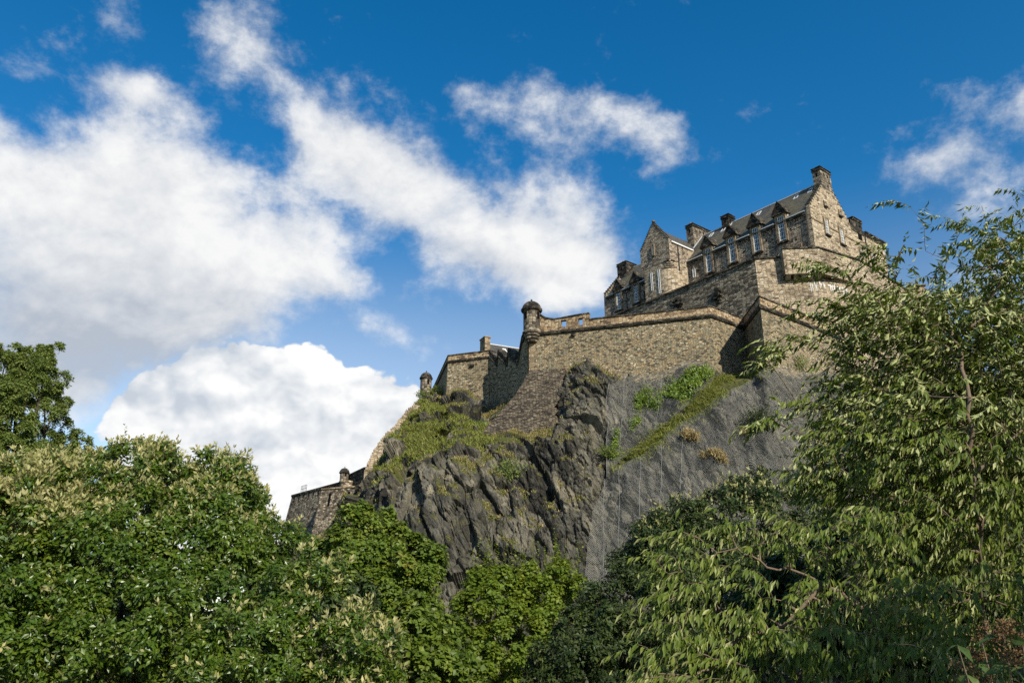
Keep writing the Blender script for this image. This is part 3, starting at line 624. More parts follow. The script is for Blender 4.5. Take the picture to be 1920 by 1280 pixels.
#@@CASTLE
# ------------------------------------------------------------------ walls along a plan line (walked left to right as seen from the photo; outside = right of the walk)
def offs(pts, d):
    """plan polyline moved outward by d (scalar), mitred"""
    p = np.asarray(pts, float); n = len(p); e = unit(np.diff(p, axis=0)); nr = np.stack([e[:, 1], -e[:, 0]], 1); o = []
    for i in range(n):
        if i == 0: o.append(p[0]+nr[0]*d)
        elif i == n-1: o.append(p[-1]+nr[-1]*d)
        else:
            b = nr[i-1]+nr[i]; b /= max(np.dot(b, nr[i]), .35); o.append(p[i]+b*d)
    return np.array(o)
def lst(z, n): return [float(z)]*n if np.isscalar(z) else list(z)
def P3(p, z): return np.array([p[0], p[1], z])
def ribbon(mb, pts, z0, z1, thick, out0=0.0, out1=0.0, m=0):
    n = len(pts); z0 = lst(z0, n); z1 = lst(z1, n); lo = offs(pts, out0); hi = offs(pts, out1); inn = offs(pts, -thick)
    for i in range(n-1):
        j = i+1
        mb.poly([P3(lo[i], z0[i]), P3(lo[j], z0[j]), P3(hi[j], z1[j]), P3(hi[i], z1[i])], m=m)
        mb.poly([P3(hi[i], z1[i]), P3(hi[j], z1[j]), P3(inn[j], z1[j]), P3(inn[i], z1[i])], m=m)
        mb.poly([P3(inn[j], z0[j]), P3(inn[i], z0[i]), P3(inn[i], z1[i]), P3(inn[j], z1[j])], m=m)
        mb.poly([P3(lo[j], z0[j]), P3(lo[i], z0[i]), P3(inn[i], z0[i]), P3(inn[j], z0[j])], m=m)
    for i, fl_ in ((0, False), (n-1, True)):
        q = [P3(lo[i], z0[i]), P3(hi[i], z1[i]), P3(inn[i], z1[i]), P3(inn[i], z0[i])]
        mb.poly(q[::-1] if fl_ else q, m=m)
def sweep(mb, pts, zs, prof, m=0):
    n = len(pts); zs = lst(zs, n); L = [offs(pts, d) for d, _ in prof]
    for k in range(len(prof)-1):
        for i in range(n-1):
            j = i+1
            mb.poly([P3(L[k][i], zs[i]+prof[k][1]), P3(L[k][j], zs[j]+prof[k][1]), P3(L[k+1][j], zs[j]+prof[k+1][1]), P3(L[k+1][i], zs[i]+prof[k+1][1])], m=m)
CORD = [(-.05, -.42), (.22, -.36), (.40, -.14), (.44, 0.08), (.34, .3), (.12, .38), (-.05, .40)]
def h2(px, py, H): return at_h(px, py, H)[:2]

# ------------------------------------------------------------------ main curtain wall
A0 = np.array([3.2, 140.95]); K1 = np.array([35.2, 131.1]); K2 = np.array([42.8, 137.2]); S1 = np.array([41.45, 123.0]); S2 = np.array([53.9, 132.4]); S3 = np.array([60.0, 137.0])
CU = [A0, K1, K2, S1, S2, S3]; CZs = [54, 54, 54, 52.4, 52.2, 52.0]
ed = unit((K1-A0)[None])[0]
def on_a(px): # plan point of wall A under photo column px
    d = ray(px, 600)[:2]; M_ = np.array([d, -ed]).T; s = np.linalg.solve(M_, A0); return A0+ed*s[1]
root = thing('curtain_wall', 'long rubble curtain wall with a salient corner, right of the tall corner turret', 'castle wall', (22, 138, 40))
b = MB(); ribbon(b, CU, 30, CZs, 3.0, .5, 0); b.build('wall', M_CURT, root)
b = MB(); sweep(b, CU, CZs, CORD); b.build('cordon', M_DARK, root, True)
b = MB(); q1 = on_a(1105)
ribbon(b, [q1, K1, K2, S1, S2, S3], [z+.3 for z in [54]+CZs[1:]], [z+1.75 for z in [54]+CZs[1:]], .9, .02, .02)
# raised gun-port length next to the turret
g = [on_a(x) for x in (1012, 1024, 1038, 1051.5, 1061.5, 1084, 1092.5)]+[q1]
ztop = [57.9, 57.0, 56.6, 56.6, 56.75, 56.9, 56.95, 57.0]
ribbon(b, g[:4], 54.3, ztop[:4], .9, .02, .02); ribbon(b, g[4:6], 54.3, ztop[4:6], .9, .02, .02); ribbon(b, g[6:8], 54.3, ztop[6:8], .9, .02, .02)
for k in (3, 5):
    ribbon(b, g[k:k+2], 54.3, 54.95, .9, .018, .018); ribbon(b, g[k:k+2], 56.3, ztop[k:k+2], .9, .018, .018)
b.build('parapet', M_PARA, root)
b = MB(); ribbon(b, [q1+ed*.02, K1, K2, S1, S2, S3], [z+1.75 for z in [54]+CZs[1:]], [z+2.02 for z in [54]+CZs[1:]], 1.05, .18, .12)
ribbon(b, g, ztop, [z+.25 for z in ztop], 1.05, .18, .12); b.build('coping', M_DARK, root)
nA = np.array([ed[1], -ed[0]])
b = MB()
for k in (3, 5):   # pale dressed jambs of the two gun ports
    for pp, s in ((g[k], -1), (g[k+1], 1)):
        p0 = pp+ed*(s*.02 if s > 0 else -.42); ribbon(b, [p0, p0+ed*.4], 54.75, 56.5, .1, .07, .07)
b.build('port_jamb', M_TRIM, root)
for px, z in ((1071, 53.1),):
    p = on_a(px); b = MB(); ribbon(b, [p, p+ed*.8], z-.2, z+.2, .1, .5, .5); b.build('water_spout', M_DARK, root)
# pale quoins at the turret corner
b = MB(); rq = np.random.default_rng(2)
for k in range(15):
    p = A0; ribbon(b, [p+ed*.0, p+ed*rq.uniform(.7, 1.9)], 39+k*.95, 39.9+k*.95, .1, .5*(54-39-k*.95)/24+.05, .5*(54-39.9-k*.95)/24+.05)
b.build('quoin', M_TRIM, root)

# ------------------------------------------------------------------ left bastion with the zigzag flank
HB_ = 57.5
def z2p(x, y): return (780+x/2.909, 540+y/2.909)
LB = [at_h(*z2p(*q), HB_)[:2] for q in ((80, 572), (175, 365), (403, 337))]
FE = A0+np.array([-.25, .4]); fd = FE-LB[2]; fn = np.array([fd[1], -fd[0], 0])/np.linalg.norm(fd); FL, FZ = [LB[2]], [HB_-.0]
for k, q in enumerate(((435, 380), (455, 332), (490, 380), (510, 326), (548, 370), (584, 262))):
    p = at_plane(*z2p(*q), P3(LB[2], 0), fn); FL.append(p[:2]+fn[:2]*(-.35 if k % 2 == 0 else .25)); FZ.append(float(p[2]))
FL.append(FE); FZ.append(56.3)
root = thing('bastion_wall', 'rubble bastion left of the corner turret, with a shadowed zigzag flank', 'castle wall', (-8, 150, 40))
for L_, T_, wm, nm in ((LB, [HB_]*3, M_LEFT, ''), (FL, FZ, M_LEFT, 'flank_')):
    th_ = .6 if nm == '' else 1.2
    b = MB(); ribbon(b, L_, 32, [z-1.6 for z in T_], th_, .6 if nm == '' else .2, 0); b.build(nm+'wall', wm, root)
    b = MB(); sweep(b, L_, [z-1.6 for z in T_], [(o*.7, z*.8) for o, z in CORD]); b.build('cordon', M_DARK, root, True)
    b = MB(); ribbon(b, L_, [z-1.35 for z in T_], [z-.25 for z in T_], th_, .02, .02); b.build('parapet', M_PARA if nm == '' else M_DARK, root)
    b = MB(); ribbon(b, L_, [z-.25 for z in T_], T_, th_+.1, .16, .1); b.build('coping', M_DARK, root)
b = MB(); p = LB[1]+(LB[2]-LB[1])*.55; e_ = unit((LB[2]-LB[1])[None])[0]; ribbon(b, [p, p+e_*.9], HB_-3.3, HB_-2.9, .1, .55, .55); b.build('water_spout', M_DARK, root)

# ------------------------------------------------------------------ turrets
def turret(px, Y, py_ball, py_dome, py_drum, py_corb, w_dome, w_drum, label, slit_ang=(200,)):
    ctr = at_y(px, (py_dome+py_drum)/2, Y); dep = Y*math.cos(PITCH)+(ctr[2]-2)*math.sin(PITCH); s = dep/F
    r = w_drum*s/2; R = w_dome*s/2; zt, zd, z0, zc = [float(at_y(px, q, Y)[2]) for q in (py_ball, py_dome, py_drum, py_corb)]
    c = np.array([ctr[0], Y, 0.])
    root = thing('sentry_turret', label, 'turret', (c[0], c[1], zc), 'domed sentry turrets on the castle walls')
    b = MB(); b.lathe(c, [(r*1.0, z0), (r, zd-.05)], 32); b.build('drum', M_TURR, root, True)
    h = (zt-zd); b = MB()
    prof = [(r*1.0, zd-.28*r), (R*.93, zd-.2*r), (R, zd-.05*r), (R, zd+.08*r), (R*.93, zd+.14*r)]+[(R*.9*math.cos(a), zd+.14*r+h*.68*math.sin(a)**1.05) for a in np.linspace(.12, 1.42, 8)]+[(R*.10, zd+.14*r+h*.69)]
    b.lathe(c, prof, 32); b.build('dome', M_DARK, root, True)
    zz = zd+.14*r+h*.69; rb = (zt-zz)/2*.8; b = MB()
    b.lathe(c, [(R*.10, zz-.05), (R*.06, zz+rb*.5)]+[(max(rb*math.sin(a), .0), zt-rb-rb*math.cos(a)) for a in np.linspace(.35, math.pi, 9)], 16); b.build('finial', M_DARK, root, True)
    b = MB(); prof = []; n = 4; hh = (z0-zc)/n
    for k in range(n):
        ra = r*(.50+.62*(k+1)/n); prof += [(r*(.38+.62*k/n), zc+hh*k), (ra*.97, zc+hh*(k+.15)), (ra*1.02, zc+hh*(k+.55)), (ra*.96, zc+hh*(k+.95))]
    prof = [(0.01, zc-.05)]+prof+[(r*.98, z0+.02)]
    b.lathe(c, prof, 32); b.build('corbel', M_TURR, root, True)
    for a in slit_ang:
        a = math.radians(a); d = np.array([math.cos(a), math.sin(a), 0]); t_ = np.array([-d[1], d[0], 0]); b = MB(); hw, z_a, z_b = r*.20, z0+(zd-z0)*.52, z0+(zd-z0)*.86
        o_ = c+d*r*.99
        b.hexa([o_-t_*hw-d*.05+[0, 0, z_a], o_-t_*hw+d*.05+[0, 0, z_a], o_+t_*hw+d*.05+[0, 0, z_a], o_+t_*hw-d*.05+[0, 0, z_a], o_-t_*hw-d*.05+[0, 0, z_b], o_-t_*hw+d*.05+[0, 0, z_b], o_+t_*hw+d*.05+[0, 0, z_b], o_+t_*hw-d*.05+[0, 0, z_b]])
        b.build('window_slit', M_BLACK, root)
    return root
turret(997, 140.6, 561, 582, 622, 643, 40.5, 31.5, 'largest domed turret, corbelled from the corner of the long curtain wall', (222, 320))
turret(798.5, 186, 695, 709.5, 737, 743, 25, 21, 'small pale domed turret on the skyline left of the bastion', (300,))
turret(645.3, 160, 874.5, 886, 902, 906, 20, 16, 'smallest domed turret, on the low wall at far left', (300,))

# ------------------------------------------------------------------ upper retaining wall below the hall
UA = np.array([-.6225, .7826]); UB = np.array([.7826, .6225])
C0 = np.array([46.2, 137.3]); D0 = np.array([50.85, 136.7])
root = thing('retaining_wall', 'tall dark retaining wall that carries the gabled hall above the curtain wall', 'castle wall', (46, 138, 50))
UP = [C0+UA*52, C0, D0]
E0 = np.array([50.8, 134.95]); E1 = np.array([57.3, 134.45]); E2 = at_h(1614, 490, 69)[:2]; E3 = at_h(1682, 533, 69)[:2]; E4 = E3+(E3-E2)*1.5
EI = np.concatenate([offs([E0, E1, E2, E3, E4], -1.55)[:2], offs([E0, E1, E2, E3, E4], -.25)[2:]])
UF = [C0+UB*.01, D0, EI[1], EI[2], EI[3], EI[4]]
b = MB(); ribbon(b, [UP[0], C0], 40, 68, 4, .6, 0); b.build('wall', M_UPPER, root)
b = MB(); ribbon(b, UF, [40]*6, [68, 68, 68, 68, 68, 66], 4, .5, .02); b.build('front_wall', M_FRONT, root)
b = MB(); ribbon(b, [UP[0], C0, D0], 68, 68.4, 1.2, .28, .22); b.build('coping', M_DARK, root)
b = MB(); ribbon(b, [E0, E1, E2, E3, E4], 63.9, [69.0]*5, 3.2); b.build('oversailing_wall', M_FRONT, root)
b = MB(); ribbon(b, [E0, E1, E2, E3, E4], 69.0, 69.35, 1.2, .22, .16); b.build('coping', M_DARK, root)
b = MB(); L_ = [E0, E1, E2, E3]
for i in range(1):
    ln = np.linalg.norm(L_[i+1]-L_[i]); e_ = (L_[i+1]-L_[i])/ln
    for s in np.arange(.3, ln-.7, 1.35): ribbon(b, [L_[i]+e_*s, L_[i]+e_*(s+.8)], 63.1, 63.9, 2.4, -1.0, -.05)
b.build('corbel', M_FRONT, root)
b = MB(); rq = np.random.default_rng(5)
ff = offs(UF, .02); fo = offs(UF, .5)
for k in range(34):
    x = 1514+76*rq.beta(1.3, 1.1); d = ray(x, 545)[:2]
    for i in range(1, 4):
        e_ = ff[i+1]-ff[i]; sl_ = np.linalg.solve(np.array([d, -e_]).T, ff[i])
        if 0 <= sl_[1] <= 1: break
    o_ = ff[i]+e_*sl_[1]; en = e_/np.linalg.norm(e_); nn = np.array([en[1], -en[0]]); l_ = rq.uniform(.5, 2.7)*rq.uniform(.5, 1); w_ = rq.uniform(.05, .20); zt = 62.85-rq.uniform(0, .5)
    bt_ = lambda z: (68-z)/28*.48
    b.hexa([P3(o_+en*sx*w_*f_+nn*(bt_(z_)+.012+sy*.03), z_) for z_, f_ in ((zt-l_, .2), (zt, 1)) for sx, sy in ((-1, 1), (1, 1), (1, -1), (-1, -1))])
b.build('lime_streak', M_LIME, root)
b = MB()                                                     # broken corbels on the dark face
for px0, py0, n_, sp in ((1347, 556, 26, 9), (1272, 572, 16, 7)):
    for k in range(n_):
        px, py = px0+rq.normal()*2.6*(1 if n_ > 20 else 1.8), py0+rq.normal()*sp
        p = at_plane(px, py, P3(C0, 0), P3(-UB, 0)); s_ = rq.uniform(.22, .5); h_ = rq.uniform(.15, .3); pr = rq.uniform(.4, .9)
        c4 = [p[:2]-UA*s_+UB*.3, p[:2]-UA*s_-UB*pr, p[:2]+UA*s_-UB*pr, p[:2]+UA*s_+UB*.3]
        b.hexa([P3(q, p[2]-h_) for q in c4[::-1]]+[P3(q, p[2]+h_) for q in c4[::-1]])
b.build('broken_corbels', M_DARK, root)
root = thing('stone_pier', 'square stone pier seen above the leaves right of the hall', 'pier', P3(at_y(1720, 560, 150)[:2], 50))
c = at_y(1720, 540, 150); b = MB(); b.hexa([c+np.array([sx*1.0, sy*1.0, z_]) for z_ in (-14, 0) for sx, sy in ((-1, -1), (1, -1), (1, 1), (-1, 1))]); b.build('shaft', M_TRIM, root)
b = MB(); b.hexa([c+np.array([sx*1.25, sy*1.25, z_]) for z_ in (0, .35) for sx, sy in ((-1, -1), (1, -1), (1, 1), (-1, 1))]); b.build('cap', M_DARK, root)

# ------------------------------------------------------------------ the hall (a along the long face away from the near corner, b across, z up)
KH = np.array([58.55, 138.4]); HA, HB = UA, UB
def W(a, b_, z): return np.array([*(KH+HA*a+HB*b_), z])
def la(px, py, b_): p = at_plane(px, py, W(0, b_, 0), P3(HB, 0)); return float(np.dot(p[:2]-KH, HA)), float(p[2])
def lb(px, py, a): p = at_plane(px, py, W(a, 0, 0), P3(HA, 0)); return float(np.dot(p[:2]-KH, HB)), float(p[2])
def box(mb, a0, a1, b0, b1, z0, z1, m=0):
    if a0 > a1: a0, a1 = a1, a0
    if b0 > b1: b0, b1 = b1, b0
    pl = [(a1, b0), (a0, b0), (a0, b1), (a1, b1)]
    mb.hexa([W(a, b_, z0) for a, b_ in pl]+[W(a, b_, z1) for a, b_ in pl], m)
def fpt(face, u, n_, z):
    """point on a facade: face = (kind, plane): 'L' long face (u = a, outward = -b), 'G' gable face (u = b, outward = -a)"""
    return W(u, face[1]-n_, z) if face[0] == 'L' else W(face[1]-n_, u, z)
def fbox(mb, face, u0, u1, n0, n1, z0, z1, m=0):
    if face[0] == 'L': box(mb, u0, u1, face[1]-n1, face[1]-n0, z0, z1, m)
    else: box(mb, face[1]-n1, face[1]-n0, u0, u1, z0, z1, m)
def window(root, face, u0, u1, z0, z1, cols=3, rows=6, arched=False, sur=.32, base=0.0, surround=True):
    wd = u1-u0; uc = (u0+u1)/2; fr = MB(); bw = min(.14, wd*.13); d0, d1 = base+.05, base+.14
    ztop = z1-(wd/2 if arched else 0)
    fbox(fr, face, u0, u0+bw, d0, d1, z0, ztop); fbox(fr, face, u1-bw, u1, d0, d1, z0, ztop); fbox(fr, face, u0+bw, u1-bw, d0, d1, z0, z0+bw*1.2)
    if not arched: fbox(fr, face, u0+bw, u1-bw, d0, d1, z1-bw, z1)
    zm = (z0+z1)/2
    if rows >= 4: fbox(fr, face, u0+bw, u1-bw, d0, d1-.02, zm-.06, zm+.06)
    for k in range(1, cols): u = u0+wd*k/cols; fbox(fr, face, u-.035, u+.035, d0, d1-.04, z0+bw, ztop if arched else z1-bw)
    for k in range(1, rows):
        z = z0+(ztop-z0)*k/rows
        if rows >= 4 and abs(z-zm) < .1: continue
        fbox(fr, face, u0+bw, u1-bw, d0, d1-.05, z-.03, z+.03)
    if arched:
        for k in range(10):
            t0, t1 = math.pi*k/10, math.pi*(k+1)/10; R0, R1 = wd/2-bw, wd/2
            fr.poly([fpt(face, uc+r_*math.cos(t_), d1, ztop+r_*math.sin(t_)) for r_, t_ in ((R0, t0), (R1, t0), (R1, t1), (R0, t1))])
    wo_ = fr.build('window', M_WHITE, root)
    gl = MB()
    pts = [fpt(face, u0+.02, base+.055, z0+.02), fpt(face, u1-.02, base+.055, z0+.02)]
    if arched: pts += [fpt(face, uc+(wd/2-.02)*math.cos(t_), base+.055, ztop+(wd/2-.02)*math.sin(t_)) for t_ in np.linspace(0, math.pi, 11)]
    else: pts += [fpt(face, u1-.02, base+.055, z1-.02), fpt(face, u0+.02, base+.055, z1-.02)]
    gl.poly(pts); gl.build('pane', M_GLASS, wo_)
    if surround:
        s = MB(); dp = base+.26
        fbox(s, face, u0-sur, u0, -.05, dp, z0-.02, ztop); fbox(s, face, u1, u1+sur, -.05, dp, z0-.02, ztop)
        if arched:
            for k in range(10):
                t0, t1 = math.pi*k/10, math.pi*(k+1)/10; R0, R1 = wd/2, wd/2+sur
                q = [(R0, t0), (R1, t0), (R1, t1), (R0, t1)]
                s.poly([fpt(face, uc+r_*math.cos(t_), dp, ztop+r_*math.sin(t_)) for r_, t_ in q])
                s.poly([fpt(face, uc+R0*math.cos(t_), n_, ztop+R0*math.sin(t_)) for t_, n_ in ((t0, -.05), (t0, dp), (t1, dp), (t1, -.05))])
                s.poly([fpt(face, uc+R1*math.cos(t_), n_, ztop+R1*math.sin(t_)) for t_, n_ in ((t0, -.05), (t0, dp), (t1, dp), (t1, -.05))])
        else: fbox(s, face, u0-sur, u1+sur, -.05, dp, z1, z1+sur)
        s.build('surround', M_TRIM, wo_)
        s = MB(); fbox(s, face, u0-sur*1.1, u1+sur*1.1, -.05, dp+.15, z0-.3, z0-.022); s.build('sill', M_DARK, wo_)
    return wo_
LEN, WID, EAV, RID = 57.2, 16.0, 79.5, 88.7
LONG = ('L', 0.0); GAB = ('G', 0.0)
hall = thing('stone_hall', 'long rubble hall with slate roof, tall gable chimney and row of dormers on the summit', 'building', W(28, 8, 66))
b = MB(); box(b, .8, LEN-.8, 0, 1.0, 60, EAV); box(b, .8, LEN-.8, WID-1, WID, 60, EAV); b.build('wall', M_HALL, hall)
def gable_poly(step=.62, lift=.55):
    """crow-stepped outline in (b, z), b from 0 to WID"""
    L = [(0, 60), (0, EAV+.5)]; n = 13; half = WID/2
    for k in range(n):
        b0 = half*k/n; z = EAV+lift+(RID-EAV)*(k+1)/n
        L += [(b0, z), (half*(k+1)/n, z)]
    R = [(WID-p, z) for p, z in L[::-1]]
    return L+R[1:] if L[-1][0] == R[0][0] else L+R
def gable_slab(mb, a0, a1, pts, m=0):
    f0 = [W(a0, b_, z) for b_, z in pts]; f1 = [W(a1, b_, z) for b_, z in pts]
    mb.poly(f0[::-1] if a0 < a1 else f0, m=m); mb.poly(f1 if a0 < a1 else f1[::-1], m=m); n = len(pts)
    for k in range(n): j = (k+1) % n; mb.poly([f0[k], f0[j], f1[j], f1[k]], m=m)
def tri_fan_gable(mb, a0, a1):
    """stepped gable built from stacked courses so that every face is a simple quad"""
    n = 13; half = WID/2
    box(mb, a0, a1, 0, WID, 60, EAV+.5)
    for k in range(n):
        z0 = EAV+.5+(RID-EAV)*k/n; z1 = EAV+.5+(RID-EAV)*(k+1)/n; box(mb, a0, a1, half*k/n, WID-half*k/n, z0, z1)
b = MB(); tri_fan_gable(b, 0, .8); b.build('gable', M_GABLE, hall)
b = MB(); tri_fan_gable(b, LEN-.8, LEN); b.build('gable', M_HALL, hall)
b = MB()
for k in range(13):    # skew stones capping the steps of the near gable
    z1 = EAV+.5+(RID-EAV)*(k+1)/13; b0 = WID/2*k/13
    box(b, -.06, .9, b0-.06, b0+.66, z1+.001, z1+.12); box(b, -.06, .9, WID-b0-.66, WID-b0+.06, z1+.001, z1+.12)
b.build('crow_step', M_DARK, hall); b = MB()
for k in range(13):
    z1 = EAV+.5+(RID-EAV)*(k+1)/13; b0 = WID/2*k/13; box(b, LEN-.9, LEN+.06, b0-.06, b0+.66, z1+.001, z1+.12); box(b, LEN-.9, LEN+.06, WID-b0-.66, WID-b0+.06, z1+.001, z1+.12)
b.build('crow_step', M_DARK, hall)
b = MB(); ov = .35; sl = (RID-EAV)/(WID/2)
b.poly([W(LEN-.8, -ov, EAV-ov*sl+.25), W(.8, -ov, EAV-ov*sl+.25), W(.8, WID/2, RID+.25), W(LEN-.8, WID/2, RID+.25)])
b.poly([W(.8, WID+ov, EAV-ov*sl+.25), W(LEN-.8, WID+ov, EAV-ov*sl+.25), W(LEN-.8, WID/2, RID+.25), W(.8, WID/2, RID+.25)])
b.poly([W(LEN-.8, -ov, EAV-ov*sl+.05), W(LEN-.8, -ov, EAV-ov*sl+.25), W(.8, -ov, EAV-ov*sl+.25), W(.8, -ov, EAV-ov*sl+.05)])
roof = b.build('roof', M_SLATE, hall)
b = MB(); box(b, .8, LEN-.8, WID/2-.16, WID/2+.16, RID+.2, RID+.42); b.build('ridge_flashing', M_LEAD, roof)
def skylight(a, t0, t1):
    z = lambda b_: EAV+sl*b_+.25; b = MB(); a1 = a+.95
    for (x0, x1, y0, y1) in ((a, a+.16, t0, t1), (a1-.16, a1, t0, t1), (a+.16, a1-.16, t0, t0+.16), (a+.16, a1-.16, t1-.16, t1)):
        b.hexa([W(x, y, z(y)+h_) for h_ in (-.02, .14) for x, y in ((x1, y0), (x0, y0), (x0, y1), (x1, y1))])
    o = b.build('skylight', M_LEAD, roof)
    return o
for px, py in ((1334, 441), (1357, 431), (1423, 401), (1494, 370), (1521, 359)):
    a_, z_ = la(px, py, 6.6); skylight(a_-.3, 6.1, 7.3)
# eaves: gutter, corbel table
b = MB(); segs = [(1.0, 5.0), (8.1, 11.0), (14.0, 17.1), (20.1, 23.3), (26.3, 30.2), (40.2, 44.9), (48.2, 50.6), (53.7, LEN-.9)]
for s0, s1 in segs:
    b = MB(); box(b, s0, s1, -.46, -.33, EAV-.16, EAV-.02); b.build('gutter', M_WHITE, hall)
    b = MB(); box(b, s0, s1, -.30, .0, EAV-.75, EAV-.35)
    for a in np.arange(s0+.15, s1-.3, .75): box(b, a, a+.34, -.26, -.002, EAV-1.25, EAV-.752)
    b.build('corbel_course', M_DARK, hall)
# wall-head dormers with their tall windows
for uc, z0, z1, zap in ((24.8, 74.9, 80.5, 83.2), (18.62, 75.0, 80.6, 83.4), (12.53, 75.1, 80.5, 83.5), (6.51, 75.2, 80.6, 83.55), (52.05, 74.8, 79.6, 82.4), (46.33, 74.8, 79.6, 82.35)):
    hw, hs_ = .72, 1.22; b = MB()
    box(b, uc-hs_, uc-hw-.01, -.32, .02, z0-.35, z1+.3); box(b, uc+hw+.01, uc+hs_, -.32, .02, z0-.35, z1+.3)     # jambs
    box(b, uc-hs_, uc-hs_+.4, .02, 2.6, EAV, z1+.3); box(b, uc+hs_-.4, uc+hs_, .02, 2.6, EAV, z1+.3)             # cheeks
    box(b, uc-hw-.01, uc+hw+.01, -.32, .02, z1, z1+.3)
    box(b, uc-hw, uc+hw, -.05, .3, EAV-.3, z1-.001)                                                                # back of the window opening above the eaves
    dm = b.build('dormer', M_TRIM, hall)
    zb_ = z1+.3; pw = 1.62; b = MB()
    fr = [W(uc+pw, -.62, zb_), W(uc-pw, -.62, zb_), W(uc, -.62, zap)]; bk = [W(uc+pw, 4.2, zb_), W(uc-pw, 4.2, zb_), W(uc, 4.2, zap)]
    b.poly(fr); b.poly(bk[::-1]); b.poly([fr[1], fr[0], bk[0], bk[1]]); b.poly([fr[0], fr[2], bk[2], bk[0]]); b.poly([fr[2], fr[1], bk[1], bk[2]])
    b.build('pediment', M_DARK, dm)
    b = MB()                                                  # raking mouldings and pale lead at the foot
    for s in (-1, 1):
        p0, p1 = np.array([uc+s*(pw+.12), zb_-.02]), np.array([uc, zap+.12])
        for (o0, o1, d0, d1) in ((.0, .22, -.80, -.60),):
            dn = np.array([-(p1-p0)[1], (p1-p0)[0]]); dn = dn/np.linalg.norm(dn)*(1 if s < 0 else -1)
            q = [p0, p1, p1+[0, .22], p0+dn*-.0+[0, .26]]
            f0 = [W(x, -.78, z) for x, z in q]; f1 = [W(x, 4.0, z) for x, z in q]
            for k in range(4): j = (k+1) % 4; b.poly([f0[k], f0[j], f1[j], f1[k]])
            b.poly(f0)
    b.build('raking_cornice', M_DARK, dm)
    b = MB(); box(b, uc-hs_-.16, uc-hs_-.002, .35, 2.9, EAV+.1, zb_+.15); b.build('lead_cheek', M_LEAD, dm)
    window(hall, LONG, uc-hw, uc+hw, z0, z1, 3, 6, surround=False, base=.03)
    b = MB(); box(b, uc-hs_-.05, uc+hs_+.05, -.5, .0, z0-.62, z0-.351); b.build('dormer_sill', M_DARK, dm)
window(hall, LONG, 30.7, 31.45, 75.0, 77.3, 2, 4, True, .12, 0, False); window(hall, LONG, 28.7, 29.4, 75.1, 77.4, 2, 4, True, .12, 0, False)
window(hall, LONG, 3.0, 4.45, 70.2, 72.7, 4, 3, False, .3)
window(hall, GAB, 4.66, 5.85, 75.5, 79.0, 3, 6, False, .35); window(hall, GAB, 10.1, 11.3, 75.1, 78.6, 3, 6, False, .35)
window(hall, GAB, 5.72, 6.25, 82.15, 83.05, 1, 1, False, .25); window(hall, GAB, 11.2, 11.85, 81.85, 82.85, 1, 1, False, .25)
for u0, u1 in ((0, 4.2), (6.3, 9.7), (11.7, 16)): b = MB(); fbox(b, GAB, u0, u1, .0, .14, 77.42, 77.75); b.build('string_course', M_TRIM, hall)
for a, zt in ((13.9, 78.2), (8.4, 78.2), (.95, 79.2), (49.5, 78.2), (43.9, 76.5), (29.95, 78.6), (23.0, 77.6)):
    c = W(a, -.16, 0); b = MB(); b.lathe(c, [(.11, 62), (.11, zt), (.2, zt+.01), (.2, zt+.35), (0.01, zt+.36)], 8); b.build('drainpipe', M_IRON, hall)
b = MB(); rq = np.random.default_rng(8)
for k in range(46):
    a = rq.uniform(2, 29); z = rq.uniform(72, 78); 
    if min(abs(a-u) for u in (24.8, 18.62, 12.53, 6.51)) < 1.7: continue
    b_ = rq.uniform(.12, .2); b = MB(); box(b, a-b_, a+b_, -.03, .002, z-b_*.8, z+b_*.8); b.build('putlog_hole', M_BLACK, hall)
def chimney(parent, a0, a1, b0, b1, z0, z1, pots, flues=True, mat=None):
    b = MB(); box(b, a0, a1, b0, b1, z0, z1-.75); ch = b.build('chimney', mat or M_DARK, parent)
    b = MB(); box(b, a0-.16, a1+.16, b0-.16, b1+.16, z1-.75, z1-.45); box(b, a0-.05, a1+.05, b0-.05, b1+.05, z1-.449, z1-.12); box(b, a0-.2, a1+.2, b0-.2, b1+.2, z1-.119, z1)
    b.build('chimney_cap', M_DARK, ch)
    for k in range(pots):
        t_ = (k+.5)/pots; c = W((a0+a1)/2, b0+(b1-b0)*t_, 0) if (b1-b0) > (a1-a0) else W(a0+(a1-a0)*t_, (b0+b1)/2, 0)
        b = MB(); b.lathe(c, [(.26, z1-.02), (.22, z1+.45), (.27, z1+.47), (.27, z1+.6), (.01, z1+.6)], 10); b.build('chimney_pot', M_CLAY, ch)
    zc = z1-1.5; bc = (b0+b1)/2
    for d in (-.6, .6): b = MB(); box(b, a0-.02, a0+.02, bc+d-.22, bc+d+.22, zc-.45, zc+.3); b.build('flue_opening', M_BLACK, ch)
    b = MB(); box(b, (a0+a1)/2-.2, (a0+a1)/2+.2, b0-.02, b0+.02, zc-.6, zc+.2)
    b.build('flue_opening', M_BLACK, ch); return ch
chimney(hall, -.03, 1.75, 6.1, 10.0, 86.6, 91.6, 1, mat=M_TURR)
aB, _ = la(1366.6, 415, 7.0); chimney(hall, aB, aB+2.0, 7.0, 9.3, 86.0, 91.1, 1)
aA, zA_ = la(1298.7, 425, 5.0); chimney(hall, aA, aA+2.0, 5.0, 11.5, 83.5, zA_+1.0, 6, mat=M_TURR)
aC, zC_ = la(1184.5, 500, 6.0); chimney(hall, max(aC, LEN-3.2), LEN-.05, 5.2, 10.6, 84.5, zC_+1.9, 4)
b = MB()                                                     # pale lead soakers beside chimney and gables
for (a0, b0, b1) in ((aA-.35, 4.2, 8.0), (aB-.3, 6.0, 8.0), (LEN-1.1, 2.0, 6.5)):
    b.hexa([W(a, b_, EAV+sl*b_+h_) for h_ in (.2, .36) for a, b_ in ((a0+.35, b0), (a0, b0), (a0, b1), (a0+.35, b1))])
